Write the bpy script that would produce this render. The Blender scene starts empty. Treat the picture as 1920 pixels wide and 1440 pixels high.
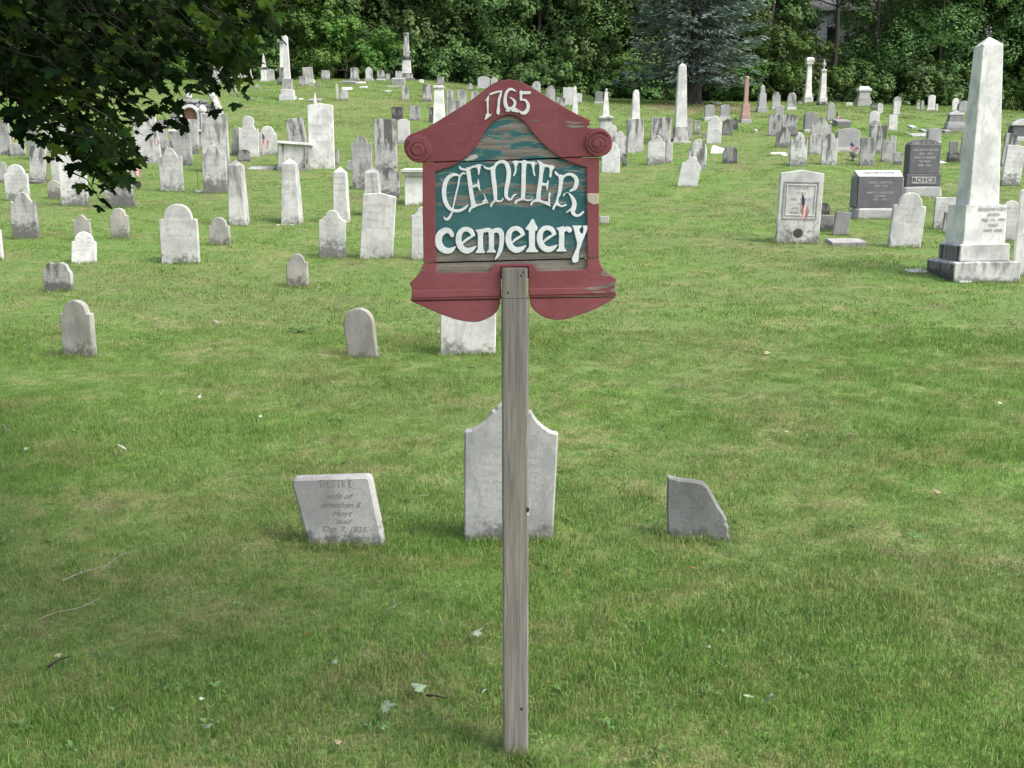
import bpy, math, random
import numpy as np
from mathutils import Vector, Matrix

random.seed(7)
rng = np.random.default_rng(7)
scene = bpy.context.scene
COL = scene.collection
R = math.radians

# ------------------------------------------------------------------ camera
H_EYE, PITCH, LENS = 1.88, R(11.0), 35.0
F = 1920 * LENS / 36.0
cam_d = bpy.data.cameras.new('camera')
cam_d.lens = LENS; cam_d.sensor_width = 36.0; cam_d.clip_start = 0.05; cam_d.clip_end = 600
cam = bpy.data.objects.new('camera', cam_d); COL.objects.link(cam)
cam.location = (0, 0, H_EYE); cam.rotation_euler = (R(90) - PITCH, 0, 0)
scene.camera = cam

# ------------------------------------------------------------------ world, sun, exposure
SUN_EL, SUN_AZ = 52.0, 118.0          # azimuth from +Y (away from camera) clockwise towards +X
w = bpy.data.worlds.new('World'); scene.world = w; w.use_nodes = True
nt = w.node_tree; nt.nodes.clear()
sky = nt.nodes.new('ShaderNodeTexSky'); sky.sky_type = 'NISHITA'; sky.sun_disc = False
sky.sun_elevation = R(SUN_EL); sky.sun_rotation = R(SUN_AZ)
sky.air_density = 1.0; sky.dust_density = 4.0; sky.ozone_density = 1.0
bg = nt.nodes.new('ShaderNodeBackground'); bg.inputs[1].default_value = 0.15
wo = nt.nodes.new('ShaderNodeOutputWorld')
hsv = nt.nodes.new('ShaderNodeHueSaturation'); hsv.inputs['Saturation'].default_value = 0.62   # thin overcast greys the sky light
nt.links.new(sky.outputs[0], hsv.inputs['Color']); nt.links.new(hsv.outputs[0], bg.inputs[0]); nt.links.new(bg.outputs[0], wo.inputs[0])
sd = bpy.data.lights.new('sun', 'SUN'); sd.energy = 1.5; sd.angle = R(18); sd.color = (1.0, 0.955, 0.90)
sun = bpy.data.objects.new('sun', sd); COL.objects.link(sun)
sv = Vector((math.cos(R(SUN_EL)) * math.sin(R(SUN_AZ)), math.cos(R(SUN_EL)) * math.cos(R(SUN_AZ)), math.sin(R(SUN_EL))))
sun.rotation_euler = sv.to_track_quat('Z', 'Y').to_euler()
scene.view_settings.view_transform = 'Standard'; scene.view_settings.look = 'None'
scene.view_settings.gamma = 1.0; scene.view_settings.use_curve_mapping = False
scene.view_settings.exposure = 1.12
scene.cycles.max_bounces = 5; scene.cycles.diffuse_bounces = 3
scene.cycles.glossy_bounces = 2; scene.cycles.transmission_bounces = 2; scene.cycles.transparent_max_bounces = 4

# ------------------------------------------------------------------ photograph pixel -> ray
CP, SP = math.cos(PITCH), math.sin(PITCH)
def ray(px, py):
    u = (px - 960) / F; v = (720 - py) / F
    return u, CP + v * SP, -SP + v * CP
def on_plane(px, py, Y):             # point of the ray on the upright plane y = Y
    dx, dy, dz = ray(px, py); t = Y / dy
    return Vector((dx * t, Y, H_EYE + dz * t)), t

# ------------------------------------------------------------------ terrain: the lie of the land
NEAR = [(1015, 5.36), (670, 10.2), (525, 14.8), (490, 16.2), (420, 20), (360, 24.5)]
COLS = [
 (-400, NEAR + [(315, 29), (300, 30.5), (255, 33), (205, 37), (165, 43), (153, 50)]),
 (150,  NEAR + [(315, 29), (300, 30.5), (255, 33), (205, 37), (165, 43), (153, 50)]),
 (450,  NEAR + [(315, 29), (292, 31), (245, 34), (190, 38.5), (165, 43), (153, 48), (150, 52)]),
 (620,  NEAR + [(315, 29), (292, 31), (245, 34), (190, 38.5), (165, 43), (152, 48), (149, 52)]),
 (780,  NEAR + [(315, 29), (268, 32), (222, 36), (190, 39.5), (168, 44), (152, 49), (150, 53)]),
 (960,  NEAR + [(315, 28.6), (275, 31.5), (225, 36), (200, 39.5), (180, 43), (170, 47), (167, 51)]),
 (1150, NEAR + [(320, 28.0), (283, 30.7), (260, 32.5), (225, 36), (197, 41), (190, 45), (187, 50)]),
 (1290, NEAR + [(308, 28.5), (265, 32), (230, 36), (210, 39), (196, 43), (191, 48)]),
 (1500, NEAR + [(311, 28.5), (288, 30), (250, 34), (224, 37.5), (205, 40.5), (197, 44), (192, 49)]),
 (1750, NEAR + [(305, 29.3), (268, 33), (245, 36), (230, 38), (212, 41), (205, 45), (200, 50)]),
 (1920, NEAR + [(305, 29.3), (268, 33), (250, 36), (235, 38), (222, 41), (215, 46), (212, 50)]),
 (2400, NEAR + [(305, 29.3), (268, 33), (250, 36), (235, 38), (222, 41), (215, 46), (212, 50)]),
]
YG = np.arange(0, 140, 0.25)
_k = np.exp(-0.5 * (np.arange(-8, 9) * 0.25 / 0.55) ** 2); _k /= _k.sum()
PA, PZ = [], []
for px, prof in COLS:
    ys = [0, 3.09]; zs = [0, 0]
    for py, Y in prof:
        ys.append(Y); zs.append(on_plane(px, py, Y)[0].z)
    zl, yl = zs[-1], ys[-1]
    ys += [yl + 5, 66, 140]; zs += [zl + 0.1, zl + 2.2, zl + 30]
    z = np.interp(YG, ys, zs)
    z = np.convolve(np.pad(z, 8, mode='edge'), _k, mode='valid')
    PA.append((px - 960) / F); PZ.append(z)
PA = np.array(PA); PZ = np.array(PZ)
def ground(x, y):
    x = np.asarray(x, float); y = np.asarray(y, float)
    a = np.clip(x / np.maximum(y, 1.5), PA[0] + 1e-6, PA[-1] - 1e-6)
    i = np.clip(np.searchsorted(PA, a) - 1, 0, len(PA) - 2)
    f = (a - PA[i]) / (PA[i + 1] - PA[i]); f = f * f * (3 - 2 * f)
    q = np.clip(y, 0, 139) / 0.25; j = np.clip(q.astype(int), 0, len(YG) - 2); g = q - j
    z0 = PZ[i, j] * (1 - g) + PZ[i, j + 1] * g
    z1 = PZ[i + 1, j] * (1 - g) + PZ[i + 1, j + 1] * g
    z = z0 * (1 - f) + z1 * f
    z = z + 0.012 * np.sin(x * 1.7 + 0.6 * y) * np.sin(y * 1.3) + 0.01 * np.sin(x * 3.1 - y * 2.2)
    return z
def hit(px, py, ymin=2.2, ymax=64):
    dx, dy, dz = ray(px, py)
    Y = np.arange(ymin, ymax, 0.02); t = Y / dy
    d = H_EYE + dz * t - ground(dx * t, Y)
    k = np.nonzero(d <= 0)[0]
    k = k[0] if len(k) else int(np.argmin(d))
    Yh = float(Y[k]); th = Yh / dy
    x = dx * th
    return Vector((x, Yh, float(ground(x, Yh)))), th

# ------------------------------------------------------------------ object helpers
def props(o, label=None, cat=None, group=None, kind=None, **kw):
    if label: o['label'] = label
    if cat: o['category'] = cat
    if group: o['group'] = group
    if kind: o['kind'] = kind
    for k, v in kw.items(): o[k] = v
    return o
def mesh_obj(name, verts, faces, mat, parent=None, smooth=False):
    me = bpy.data.meshes.new(name)
    me.from_pydata([tuple(v) for v in verts], [], faces); me.update()
    if mat: me.materials.append(mat)
    if smooth: me.polygons.foreach_set('use_smooth', [True] * len(me.polygons))
    o = bpy.data.objects.new(name, me); COL.objects.link(o)
    if parent: o.parent = parent
    return o
def empty(name, loc, rot=(0, 0, 0)):
    o = bpy.data.objects.new(name, None); COL.objects.link(o)
    o.location = loc; o.rotation_euler = rot; o.empty_display_size = 0.1
    return o
def inst(name, me, parent=None, loc=(0, 0, 0), rot=(0, 0, 0), sc=(1, 1, 1)):
    o = bpy.data.objects.new(name, me); COL.objects.link(o)
    o.location = loc; o.rotation_euler = rot; o.scale = sc
    if parent: o.parent = parent
    return o
class MB:
    def __init__(s): s.v = []; s.f = []
    def add(s, v, f):
        n = len(s.v); s.v += [tuple(p) for p in v]; s.f += [tuple(i + n for i in q) for q in f]
    def box(s, c, d, rz=0, bev=0.0, taper=1.0, jit=0.0):
        x, y, z = d[0] / 2, d[1] / 2, d[2] / 2
        b = min(bev, x * .5, y * .5, z * .5)
        P = []
        rings = [(-z, b, 1), (-z + b, 0, 1), (z - b, 0, taper), (z, b, taper)] if b > 0 else [(-z, 0, 1), (z, 0, taper)]
        for (zz, ins, tp) in rings:
            X, Y = (x - ins) * tp, (y - ins) * tp
            if b > 0:
                P += [(-X + b, -Y, zz), (X - b, -Y, zz), (X, -Y + b, zz), (X, Y - b, zz), (X - b, Y, zz), (-X + b, Y, zz), (-X, Y - b, zz), (-X, -Y + b, zz)]
            else:
                P += [(-X, -Y, zz), (X, -Y, zz), (X, Y, zz), (-X, Y, zz)]
        n = 8 if b > 0 else 4
        Fc = [tuple(range(n))[::-1]]
        for r in range(len(rings) - 1):
            for i in range(n):
                j = (i + 1) % n
                Fc.append((r * n + i, r * n + j, (r + 1) * n + j, (r + 1) * n + i))
        Fc.append(tuple((len(rings) - 1) * n + i for i in range(n)))
        cs, sn = math.cos(rz), math.sin(rz)
        out = []
        for p in P:
            q = [p[k] + (random.uniform(-jit, jit) if jit else 0) for k in range(3)]
            out.append((q[0] * cs - q[1] * sn + c[0], q[0] * sn + q[1] * cs + c[1], q[2] + c[2]))
        s.add(out, Fc)
    def frustum(s, c, w0, w1, h, d0=None, d1=None, ch=0.0):   # square shaft, chamfered corners
        d0 = d0 or w0; d1 = d1 or w1
        P = []
        for (zz, W, D) in ((0, w0, d0), (h, w1, d1)):
            X, Y = W / 2, D / 2; b = ch
            P += [(-X + b, -Y, zz), (X - b, -Y, zz), (X, -Y + b, zz), (X, Y - b, zz), (X - b, Y, zz), (-X + b, Y, zz), (-X, Y - b, zz), (-X, -Y + b, zz)]
        Fc = [tuple(range(8))[::-1], tuple(range(8, 16))] + [(i, (i + 1) % 8, 8 + (i + 1) % 8, 8 + i) for i in range(8)]
        s.add([(p[0] + c[0], p[1] + c[1], p[2] + c[2]) for p in P], Fc)
    def lathe(s, c, prof, n=16, sq=False):
        P = []; Fc = []
        for (r, z) in prof:
            for i in range(n):
                a = 2 * math.pi * (i + .5) / n
                k = 1.0 / max(abs(math.cos(a)), abs(math.sin(a))) if sq else 1.0
                P.append((c[0] + r * k * math.cos(a), c[1] + r * k * math.sin(a), c[2] + z))
        for j in range(len(prof) - 1):
            for i in range(n):
                k = (i + 1) % n
                Fc.append((j * n + i, j * n + k, (j + 1) * n + k, (j + 1) * n + i))
        Fc.append(tuple(range(n))[::-1]); Fc.append(tuple((len(prof) - 1) * n + i for i in range(n)))
        s.add(P, Fc)
    def tube(s, pts, r, n=6):
        pts = [Vector(p) for p in pts]; rr = r if isinstance(r, (list, tuple)) else [r] * len(pts)
        P = []; Fc = []
        for i, p in enumerate(pts):
            d = (pts[min(i + 1, len(pts) - 1)] - pts[max(i - 1, 0)]).normalized()
            a = d.cross(Vector((0, 0, 1)) if abs(d.z) < .9 else Vector((1, 0, 0))).normalized(); b = d.cross(a)
            for k in range(n):
                t = 2 * math.pi * k / n
                P.append(p + (a * math.cos(t) + b * math.sin(t)) * rr[i])
        for i in range(len(pts) - 1):
            for k in range(n):
                m = (k + 1) % n
                Fc.append((i * n + k, i * n + m, (i + 1) * n + m, (i + 1) * n + k))
        Fc.append(tuple(range(n))[::-1]); Fc.append(tuple((len(pts) - 1) * n + i for i in range(n)))
        s.add(P, Fc)
    def build(s, name, mat, parent=None, smooth=False):
        return mesh_obj(name, s.v, s.f, mat, parent, smooth)

def inset(poly, d):                  # offset of a ccw outline towards its inside
    n = len(poly); out = []
    for i in range(n):
        p0, p1, p2 = Vector(poly[i - 1]), Vector(poly[i]), Vector(poly[(i + 1) % n])
        e1 = (p1 - p0); e2 = (p2 - p1)
        if e1.length < 1e-9 or e2.length < 1e-9: out.append(tuple(p1)); continue
        e1.normalize(); e2.normalize()
        n1 = Vector((-e1.y, e1.x)); n2 = Vector((-e2.y, e2.x))
        m = n1 + n2
        if m.length < 1e-6: out.append(tuple(p1 + n1 * d)); continue
        m.normalize(); k = d / max(m.dot(n1), 0.5)
        out.append(tuple(p1 + m * k))
    return out
def ccw(poly):
    a = sum(poly[i - 1][0] * poly[i][1] - poly[i][0] * poly[i - 1][1] for i in range(len(poly)))
    return poly if a > 0 else poly[::-1]
def slab(poly, yf, yb, bev=0.0, backbev=0.0):      # outline in x,z; front face at y = yf (towards camera)
    poly = ccw([tuple(p) for p in poly]); n = len(poly); P = []; Fc = []
    rings = []
    if bev > 0: rings.append((inset(poly, bev), yf)); rings.append((poly, yf + bev))
    else: rings.append((poly, yf))
    if backbev > 0: rings.append((poly, yb - backbev)); rings.append((inset(poly, backbev), yb))
    else: rings.append((poly, yb))
    for pl, y in rings: P += [(p[0], y, p[1]) for p in pl]
    Fc.append(tuple(range(n)))
    for r in range(len(rings) - 1):
        for i in range(n):
            j = (i + 1) % n
            Fc.append((r * n + i, (r + 1) * n + i, (r + 1) * n + j, r * n + j))
    Fc.append(tuple((len(rings) - 1) * n + i for i in range(n))[::-1])
    return P, Fc

# ------------------------------------------------------------------ node helper
class NT:
    def __init__(s, name):
        s.m = bpy.data.materials.new(name); s.m.use_nodes = True; s.t = s.m.node_tree; s.t.nodes.clear()
        s.out = s.t.nodes.new('ShaderNodeOutputMaterial'); s.b = s.t.nodes.new('ShaderNodeBsdfPrincipled')
        s.t.links.new(s.b.outputs[0], s.out.inputs[0]); s.b.inputs['Roughness'].default_value = 0.85
        s.b.inputs['Specular IOR Level'].default_value = 0.25
    def n(s, t, **kw):
        nd = s.t.nodes.new(t)
        for k, v in kw.items(): setattr(nd, k, v)
        return nd
    def l(s, a, b): s.t.links.new(a, b)
    def val(s, x, sock):
        if hasattr(x, 'is_linked') or hasattr(x, 'links'): s.l(x, sock)
        else: sock.default_value = x
    def math(s, op, a, b=0.0, c=None, clamp=False):
        nd = s.n('ShaderNodeMath', operation=op, use_clamp=clamp)
        s.val(a, nd.inputs[0]); s.val(b, nd.inputs[1])
        if c is not None: s.val(c, nd.inputs[2])
        return nd.outputs[0]
    def mix(s, f, a, b, mode='MIX'):
        nd = s.n('ShaderNodeMix', data_type='RGBA', blend_type=mode)
        s.val(f, nd.inputs[0])
        for x, k in ((a, 6), (b, 7)):
            if isinstance(x, (tuple, list)): nd.inputs[k].default_value = (*x, 1)
            else: s.l(x, nd.inputs[k])
        return nd.outputs[2]
    def noise(s, vec, scale, detail=3, rough=0.55, dist=0.0):
        nd = s.n('ShaderNodeTexNoise'); s.l(vec, nd.inputs['Vector'])
        nd.inputs['Scale'].default_value = scale; nd.inputs['Detail'].default_value = detail
        nd.inputs['Roughness'].default_value = rough; nd.inputs['Distortion'].default_value = dist
        return nd.outputs[0]
    def ramp(s, x, lo, hi, a=0.0, b=1.0):
        nd = s.n('ShaderNodeMapRange', interpolation_type='SMOOTHSTEP')
        s.val(x, nd.inputs[0]); s.val(lo, nd.inputs[1]); s.val(hi, nd.inputs[2])
        nd.inputs[3].default_value = a; nd.inputs[4].default_value = b
        return nd.outputs[0]
    def scale(s, vec, sc, off=None):
        nd = s.n('ShaderNodeVectorMath', operation='MULTIPLY'); s.l(vec, nd.inputs[0]); nd.inputs[1].default_value = sc
        if off is None: return nd.outputs[0]
        n2 = s.n('ShaderNodeVectorMath', operation='ADD'); s.l(nd.outputs[0], n2.inputs[0]); s.l(off, n2.inputs[1])
        return n2.outputs[0]
    def attr(s, name, kind='OBJECT'):
        nd = s.n('ShaderNodeAttribute', attribute_type=kind, attribute_name=name); return nd.outputs['Fac']
    def bump(s, h, strength=0.3, dist=0.01):
        nd = s.n('ShaderNodeBump'); nd.inputs['Strength'].default_value = strength; nd.inputs['Distance'].default_value = dist
        s.l(h, nd.inputs['Height']); s.l(nd.outputs[0], s.b.inputs['Normal'])
    def obj(s):
        return s.n('ShaderNodeTexCoord').outputs['Object']
    def seedvec(s):
        c = s.n('ShaderNodeCombineXYZ'); a = s.attr('seed')
        s.l(a, c.inputs[0]); s.l(a, c.inputs[1]); s.l(a, c.inputs[2]); return c.outputs[0]

# ------------------------------------------------------------------ stone materials
def stone_mat(name, light, mid, stain, speck=0.0, rows=True, bumpd=0.004):
    m = NT(name); co = m.obj(); sd_ = m.seedvec()
    sep = m.n('ShaderNodeSeparateXYZ'); m.l(co, sep.inputs[0])
    p = m.scale(co, (1, 1, 1), sd_)
    pst = m.scale(co, (7.5, 7.5, 1.5), sd_)
    n1 = m.noise(p, 3.2, 4); n2 = m.noise(p, 16, 5, 0.65); ns = m.noise(pst, 1.0, 4, 0.6); nf = m.noise(p, 90, 2)
    tone = m.attr('tone'); streak = m.attr('streak'); low = m.attr('low'); hgt = m.attr('hgt')
    base = m.mix(m.ramp(n1, .35, .7), light, mid)
    vn = m.noise(m.scale(co, (5.5, 5.5, 2.6), sd_), 1.0, 6, .7, 1.6); base = m.mix(m.math('MULTIPLY', m.ramp(vn, .50, .62), .55), base, tuple(c * .86 for c in mid))   # grey veining
    pit = m.noise(p, 55, 4, .75); base = m.mix(m.math('MULTIPLY', m.ramp(pit, .56, .66), .35), base, tuple(c * .6 for c in mid))
    # rain streaks and lichen running down from the top
    zr = m.math('DIVIDE', sep.outputs[2], hgt)
    s1 = m.ramp(m.math('ADD', ns, m.math('MULTIPLY', m.math('SUBTRACT', zr, .55), .20)), .47, .68)
    s1 = m.math('MULTIPLY', s1, m.math('MULTIPLY', streak, 1.15), clamp=True)
    # mossy grime climbing from the soil line with a ragged edge
    e = m.math('SUBTRACT', m.math('MULTIPLY', low, .55), zr)
    e = m.math('ADD', e, m.math('MULTIPLY', m.math('SUBTRACT', m.math('ADD', m.math('MULTIPLY', n2, .5), m.math('MULTIPLY', m.noise(p, 5.5, 5, .7), .5)), .5), 1.5))
    s2 = m.ramp(e, -.04, .26)
    s2 = m.math('MULTIPLY', s2, m.ramp(n2, .2, .5, .55, 1.0), clamp=True)
    st = m.math('MAXIMUM', m.math('MULTIPLY', s1, .88), m.math('MULTIPLY', s2, .78))
    blot = m.math('MULTIPLY', m.ramp(m.noise(p, 34, 3, .7), .56, .68), m.math('MULTIPLY', streak, .45))
    st = m.math('MAXIMUM', st, blot)
    col = m.mix(st, base, stain)
    col = m.mix(m.math('MULTIPLY', m.ramp(n2, .45, .8), .22), col, tuple(c * .55 for c in mid))
    if rows:
        # faint weathered lines of carving
        rw = m.attr('rows')
        wv = m.math('SINE', m.math('MULTIPLY', zr, m.math('MULTIPLY', rw, 6.283)))
        px = m.math('ABSOLUTE', sep.outputs[0])
        wid = m.attr('wid')
        cl = m.noise(m.scale(co, (70, 4, 16), sd_), 1.0, 1)
        k = m.math('MULTIPLY', m.ramp(wv, .25, .6), m.ramp(cl, .47, .56))
        k = m.math('MULTIPLY', k, m.math('LESS_THAN', px, m.math('MULTIPLY', wid, .34)))
        k = m.math('MULTIPLY', k, m.ramp(zr, .36, .40)); k = m.math('MULTIPLY', k, m.ramp(zr, .86, .82))
        k = m.math('MULTIPLY', k, m.math('GREATER_THAN', rw, .5))
        col = m.mix(m.math('MULTIPLY', k, .30), col, tuple(c * .3 for c in mid))
    if speck > 0:
        col = m.mix(m.math('MULTIPLY', m.ramp(nf, .42, .62), speck), col, tuple(min(1, c * 2.2) for c in light))
    mm = m.n('ShaderNodeMix', data_type='RGBA', blend_type='MULTIPLY'); mm.inputs[0].default_value = 1
    m.l(col, mm.inputs[6]); cx = m.n('ShaderNodeCombineXYZ')
    for i in range(3): m.l(tone, cx.inputs[i])
    m.l(cx.outputs[0], mm.inputs[7]); m.l(mm.outputs[2], m.b.inputs['Base Color'])
    m.bump(m.math('ADD', m.math('ADD', n2, m.math('MULTIPLY', nf, .4)), m.math('MULTIPLY', pit, .8)), .6, bumpd)
    return m.m
M_MARBLE = stone_mat('weathered_marble', (.66, .655, .63), (.47, .47, .46), (.085, .085, .078))
M_TAN = stone_mat('tan_marble', (.43, .415, .38), (.31, .30, .275), (.085, .085, .07))
M_SLATE = stone_mat('slate', (.24, .245, .24), (.18, .185, .18), (.07, .075, .062), rows=False, bumpd=.006)
M_GRAN = stone_mat('grey_granite', (.34, .34, .335), (.26, .26, .26), (.10, .10, .09), speck=.35, rows=False)
M_DARK = stone_mat('dark_granite', (.12, .12, .13), (.085, .085, .095), (.05, .05, .05), speck=.3, rows=False)
M_PINK = stone_mat('pink_granite', (.40, .27, .23), (.32, .21, .18), (.15, .10, .08), speck=.3, rows=False)
MATS = {'m': M_MARBLE, 't': M_TAN, 's': M_SLATE, 'g': M_GRAN, 'd': M_DARK, 'p': M_PINK}
# preset: material, tone, streak, low, rows
PRE = {
 'wm': ('m', 1.0, .15, .22, 9), 'wl': ('m', 1.0, .15, .55, 9), 'ws': ('m', .90, .85, .4, 9),
 'w0': ('m', 1.18, .05, .12, 8), 'gm': ('m', .70, .55, .45, 9), 'gs': ('m', .77, 1.0, .6, 9),
 'dm': ('m', .42, 1.0, .85, 8), 'dk': ('m', .38, 1.0, .9, 0), 'tn': ('t', .9, .35, .35, 0), 'tl': ('t', 1.05, .3, .85, 0),
 'sl': ('s', 1.12, .35, .6, 0), 'gr': ('g', 1.0, .2, .2, 0), 'gd': ('g', .7, .35, .3, 0), 'gw': ('g', 1.5, .2, .2, 0),
 'dg': ('d', 1.0, .1, .1, 0), 'pk': ('p', 1.0, .15, .1, 0), 'bl': ('m', .78, .2, .4, 0),  # bl: marble darkened, the maple's shade is put into its tone
}
def dress(o, pre, hgt, wid, seed=None, rows=None):
    k, tone, st, lo, rw = PRE[pre]
    o['tone'] = tone * random.uniform(.86, 1.04); o['streak'] = min(1.0, st * random.uniform(.65, 1.3)); o['low'] = lo * random.uniform(.55, 1.35)
    o['rows'] = float(rw if rows is None else rows); o['hgt'] = max(hgt, .05); o['wid'] = wid
    o['seed'] = float(seed if seed is not None else random.uniform(0, 60))
    if not o.data.materials: o.data.materials.append(MATS[k])
    return o

# ------------------------------------------------------------------ headstone outlines (right half, from the ground up)
def arc(cx, cz, r, a0, a1, n):
    return [(cx + r * math.cos(R(a0 + (a1 - a0) * i / n)), cz + r * math.sin(R(a0 + (a1 - a0) * i / n))) for i in range(n + 1)]
def half(shape, w, h):
    a = w / 2
    if shape == 'rect': return [(a, h - .012), (a - .012, h)]
    if shape == 'rrect': return [(a, h - .05)] + arc(a - .045, h - .045, .045, 10, 80, 4) + [(a * .3, h)]
    if shape == 'gable': return [(a, h - .085 * w), (0, h)]
    if shape == 'clip': return [(a, h - .22 * w), (a - .2 * w, h)]
    if shape == 'round': return arc(0, h - a, a, 0, 90, 12)
    if shape == 'flatarch':
        return [(a, h - .22 * w)] + [(a * math.cos(R(t)), h - .22 * w + .22 * w * math.sin(R(t))) for t in range(8, 91, 9)]
    if shape == 'gothic':
        return [(a * math.cos(R(t)) ** 1.0, h - .75 * w + .75 * w * math.sin(R(t)) ** 1.15) for t in range(0, 91, 9)]
    if shape == 'shoulder':
        r = .37 * w; z0 = h - r
        return [(a, z0 - .10 * w), (a - .01 * w, z0 - .05 * w), (a - .06 * w, z0 - .02 * w), (r + .005, z0 - .03 * w)] + arc(0, z0, r, 4, 90, 10)
    if shape == 'neck':
        r = .29 * w; z0 = h - r
        return [(a, z0 - .40 * w), (a - .02 * w, z0 - .33 * w), (a - .13 * w, z0 - .36 * w), (.27 * w, z0 - .22 * w)] + arc(0, z0, r, -25, 90, 10)
    if shape == 'ogee':
        return [(a, h - .42 * w), (a - .02 * w, h - .37 * w), (a - .08 * w, h - .36 * w), (a - .14 * w, h - .33 * w), (.28 * w, h - .22 * w)] + \
               [(.25 * w * math.cos(R(t)), h - .24 * w + .24 * w * math.sin(R(t))) for t in range(5, 91, 12)]
    if shape == 'ears':
        return [(a, h - .44 * w), (a - .01 * w, h - .37 * w), (a - .06 * w, h - .345 * w), (a - .11 * w, h - .38 * w), (a - .15 * w, h - .41 * w), (.29 * w, h - .30 * w), (.24 * w, h - .20 * w)] + \
               [(.2 * w * math.cos(R(t)), h - .19 * w + .19 * w * math.sin(R(t))) for t in range(15, 91, 12)]
    if shape == 'crown':
        return [(a * .92, h - .40 * w), (a, h - .33 * w), (a * .92, h - .27 * w), (a * .72, h - .30 * w), (a * .42, h - .16 * w), (a * .22, h - .03 * w), (0, h)]
    if shape == 'double':
        r = .22 * w
        return [(a, h - .42 * w), (a - .01 * w, h - .33 * w), (a - .07 * w, h - .26 * w), (a - .10 * w, h - .2 * w)] + arc(.18 * w, h - r, r * .98, 25, 150, 7) + [(0, h - .17 * w)]
    if shape == 'belly':
        return [(a * 1.0, h * .55), (a * .9, h - .28 * w), (a * .55, h - .08 * w), (0, h)]
    return [(a, h), (0, h)]
def outline(shape, w, h, sink, wob=0.0, taper=0.0):
    hf = half(shape, w, h)
    pts = [(w / 2 - taper, -sink)] + hf
    left = [(-x, z) for x, z in hf if x > 1e-5][::-1]
    pts = pts + left + [(-w / 2 + taper, -sink)]
    if wob:
        pts = [(x + random.uniform(-wob, wob), z + random.uniform(-wob, wob)) for x, z in pts]
    return pts
# ------------------------------------------------------------------ lawn: ground sheet
def lawn_color(m, pos, blade=False):
    big = m.noise(pos, .35, 3, .55); med = m.noise(m.scale(pos, (.75, 1.25, 1)), 1.5, 5, .68); fine = m.noise(pos, 9.0, 4, .65); vf = m.noise(pos, 45, 3, .7)
    lush = (.150, .298, .046); mid = (.180, .270, .075); dry = (.37, .325, .16); brown = (.22, .165, .10); deep = (.060, .145, .022)
    c = m.mix(m.ramp(big, .38, .62), mid, lush)
    f2 = m.math('ADD', m.math('MULTIPLY', med, .6), m.math('MULTIPLY', fine, .4))
    c = m.mix(m.math('MULTIPLY', m.ramp(f2, .48, .62), .62), c, dry)
    c = m.mix(m.math('MULTIPLY', m.ramp(fine, .50, .38), .55), c, deep)
    mot = m.noise(pos, 26, 3, .65); c = m.mix(m.math('MULTIPLY', m.ramp(mot, .50, .60), .48), c, brown); c = m.mix(m.math('MULTIPLY', m.ramp(mot, .48, .38), .45), c, deep)
    bare = m.noise(m.scale(pos, (1, 1, 1)), .62, 4, .7)
    c = m.mix(m.math('MULTIPLY', m.ramp(bare, .60, .70), .6), c, brown)
    return c, vf
def ground_mat():
    m = NT('lawn_ground'); pos = m.n('ShaderNodeNewGeometry').outputs['Position']
    c, vf = lawn_color(m, pos)
    c = m.mix(m.ramp(vf, .35, .65, .0, .55), c, (.045, .06, .02))
    sep = m.n('ShaderNodeSeparateXYZ'); m.l(pos, sep.inputs[0])
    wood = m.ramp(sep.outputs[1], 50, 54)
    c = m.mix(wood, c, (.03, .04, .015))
    # bare dirt on the mound below the spruce
    d = m.n('ShaderNodeVectorMath', operation='DISTANCE'); m.l(m.scale(pos, (1, 1, 0)), d.inputs[0]); d.inputs[1].default_value = (SPR[0], SPR[1] - 1.6, 0)
    dm = m.math('ADD', d.outputs['Value'], m.math('MULTIPLY', m.noise(pos, .8, 4), 2.4))
    c = m.mix(m.ramp(dm, 4.4, 3.2, 0, .85), c, (.21, .15, .105))
    m.l(c, m.b.inputs['Base Color']); m.bump(vf, .9, .03)
    return m.m
SPR = tuple(hit(1300, 196)[0])
xs = np.concatenate([np.arange(-75, -30, 1.5), np.arange(-30, 30, .4), np.arange(30, 75.1, 1.5)])
ys = np.concatenate([np.arange(-20, 1, 1.0), np.arange(1, 56, .4), np.arange(56, 138, 1.5)])
X, Y = np.meshgrid(xs, ys); Z = ground(X, Y)
nx, ny = len(xs), len(ys)
vv = np.stack([X.ravel(), Y.ravel(), Z.ravel()], 1)
ii = np.arange(nx * ny).reshape(ny, nx)
ff = np.stack([ii[:-1, :-1].ravel(), ii[:-1, 1:].ravel(), ii[1:, 1:].ravel(), ii[1:, :-1].ravel()], 1)
me = bpy.data.meshes.new('ground'); me.from_pydata(vv.tolist(), [], ff.tolist()); me.update()
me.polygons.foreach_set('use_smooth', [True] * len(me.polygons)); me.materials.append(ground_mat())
gobj = bpy.data.objects.new('ground', me); COL.objects.link(gobj); gobj['kind'] = 'structure'

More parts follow.
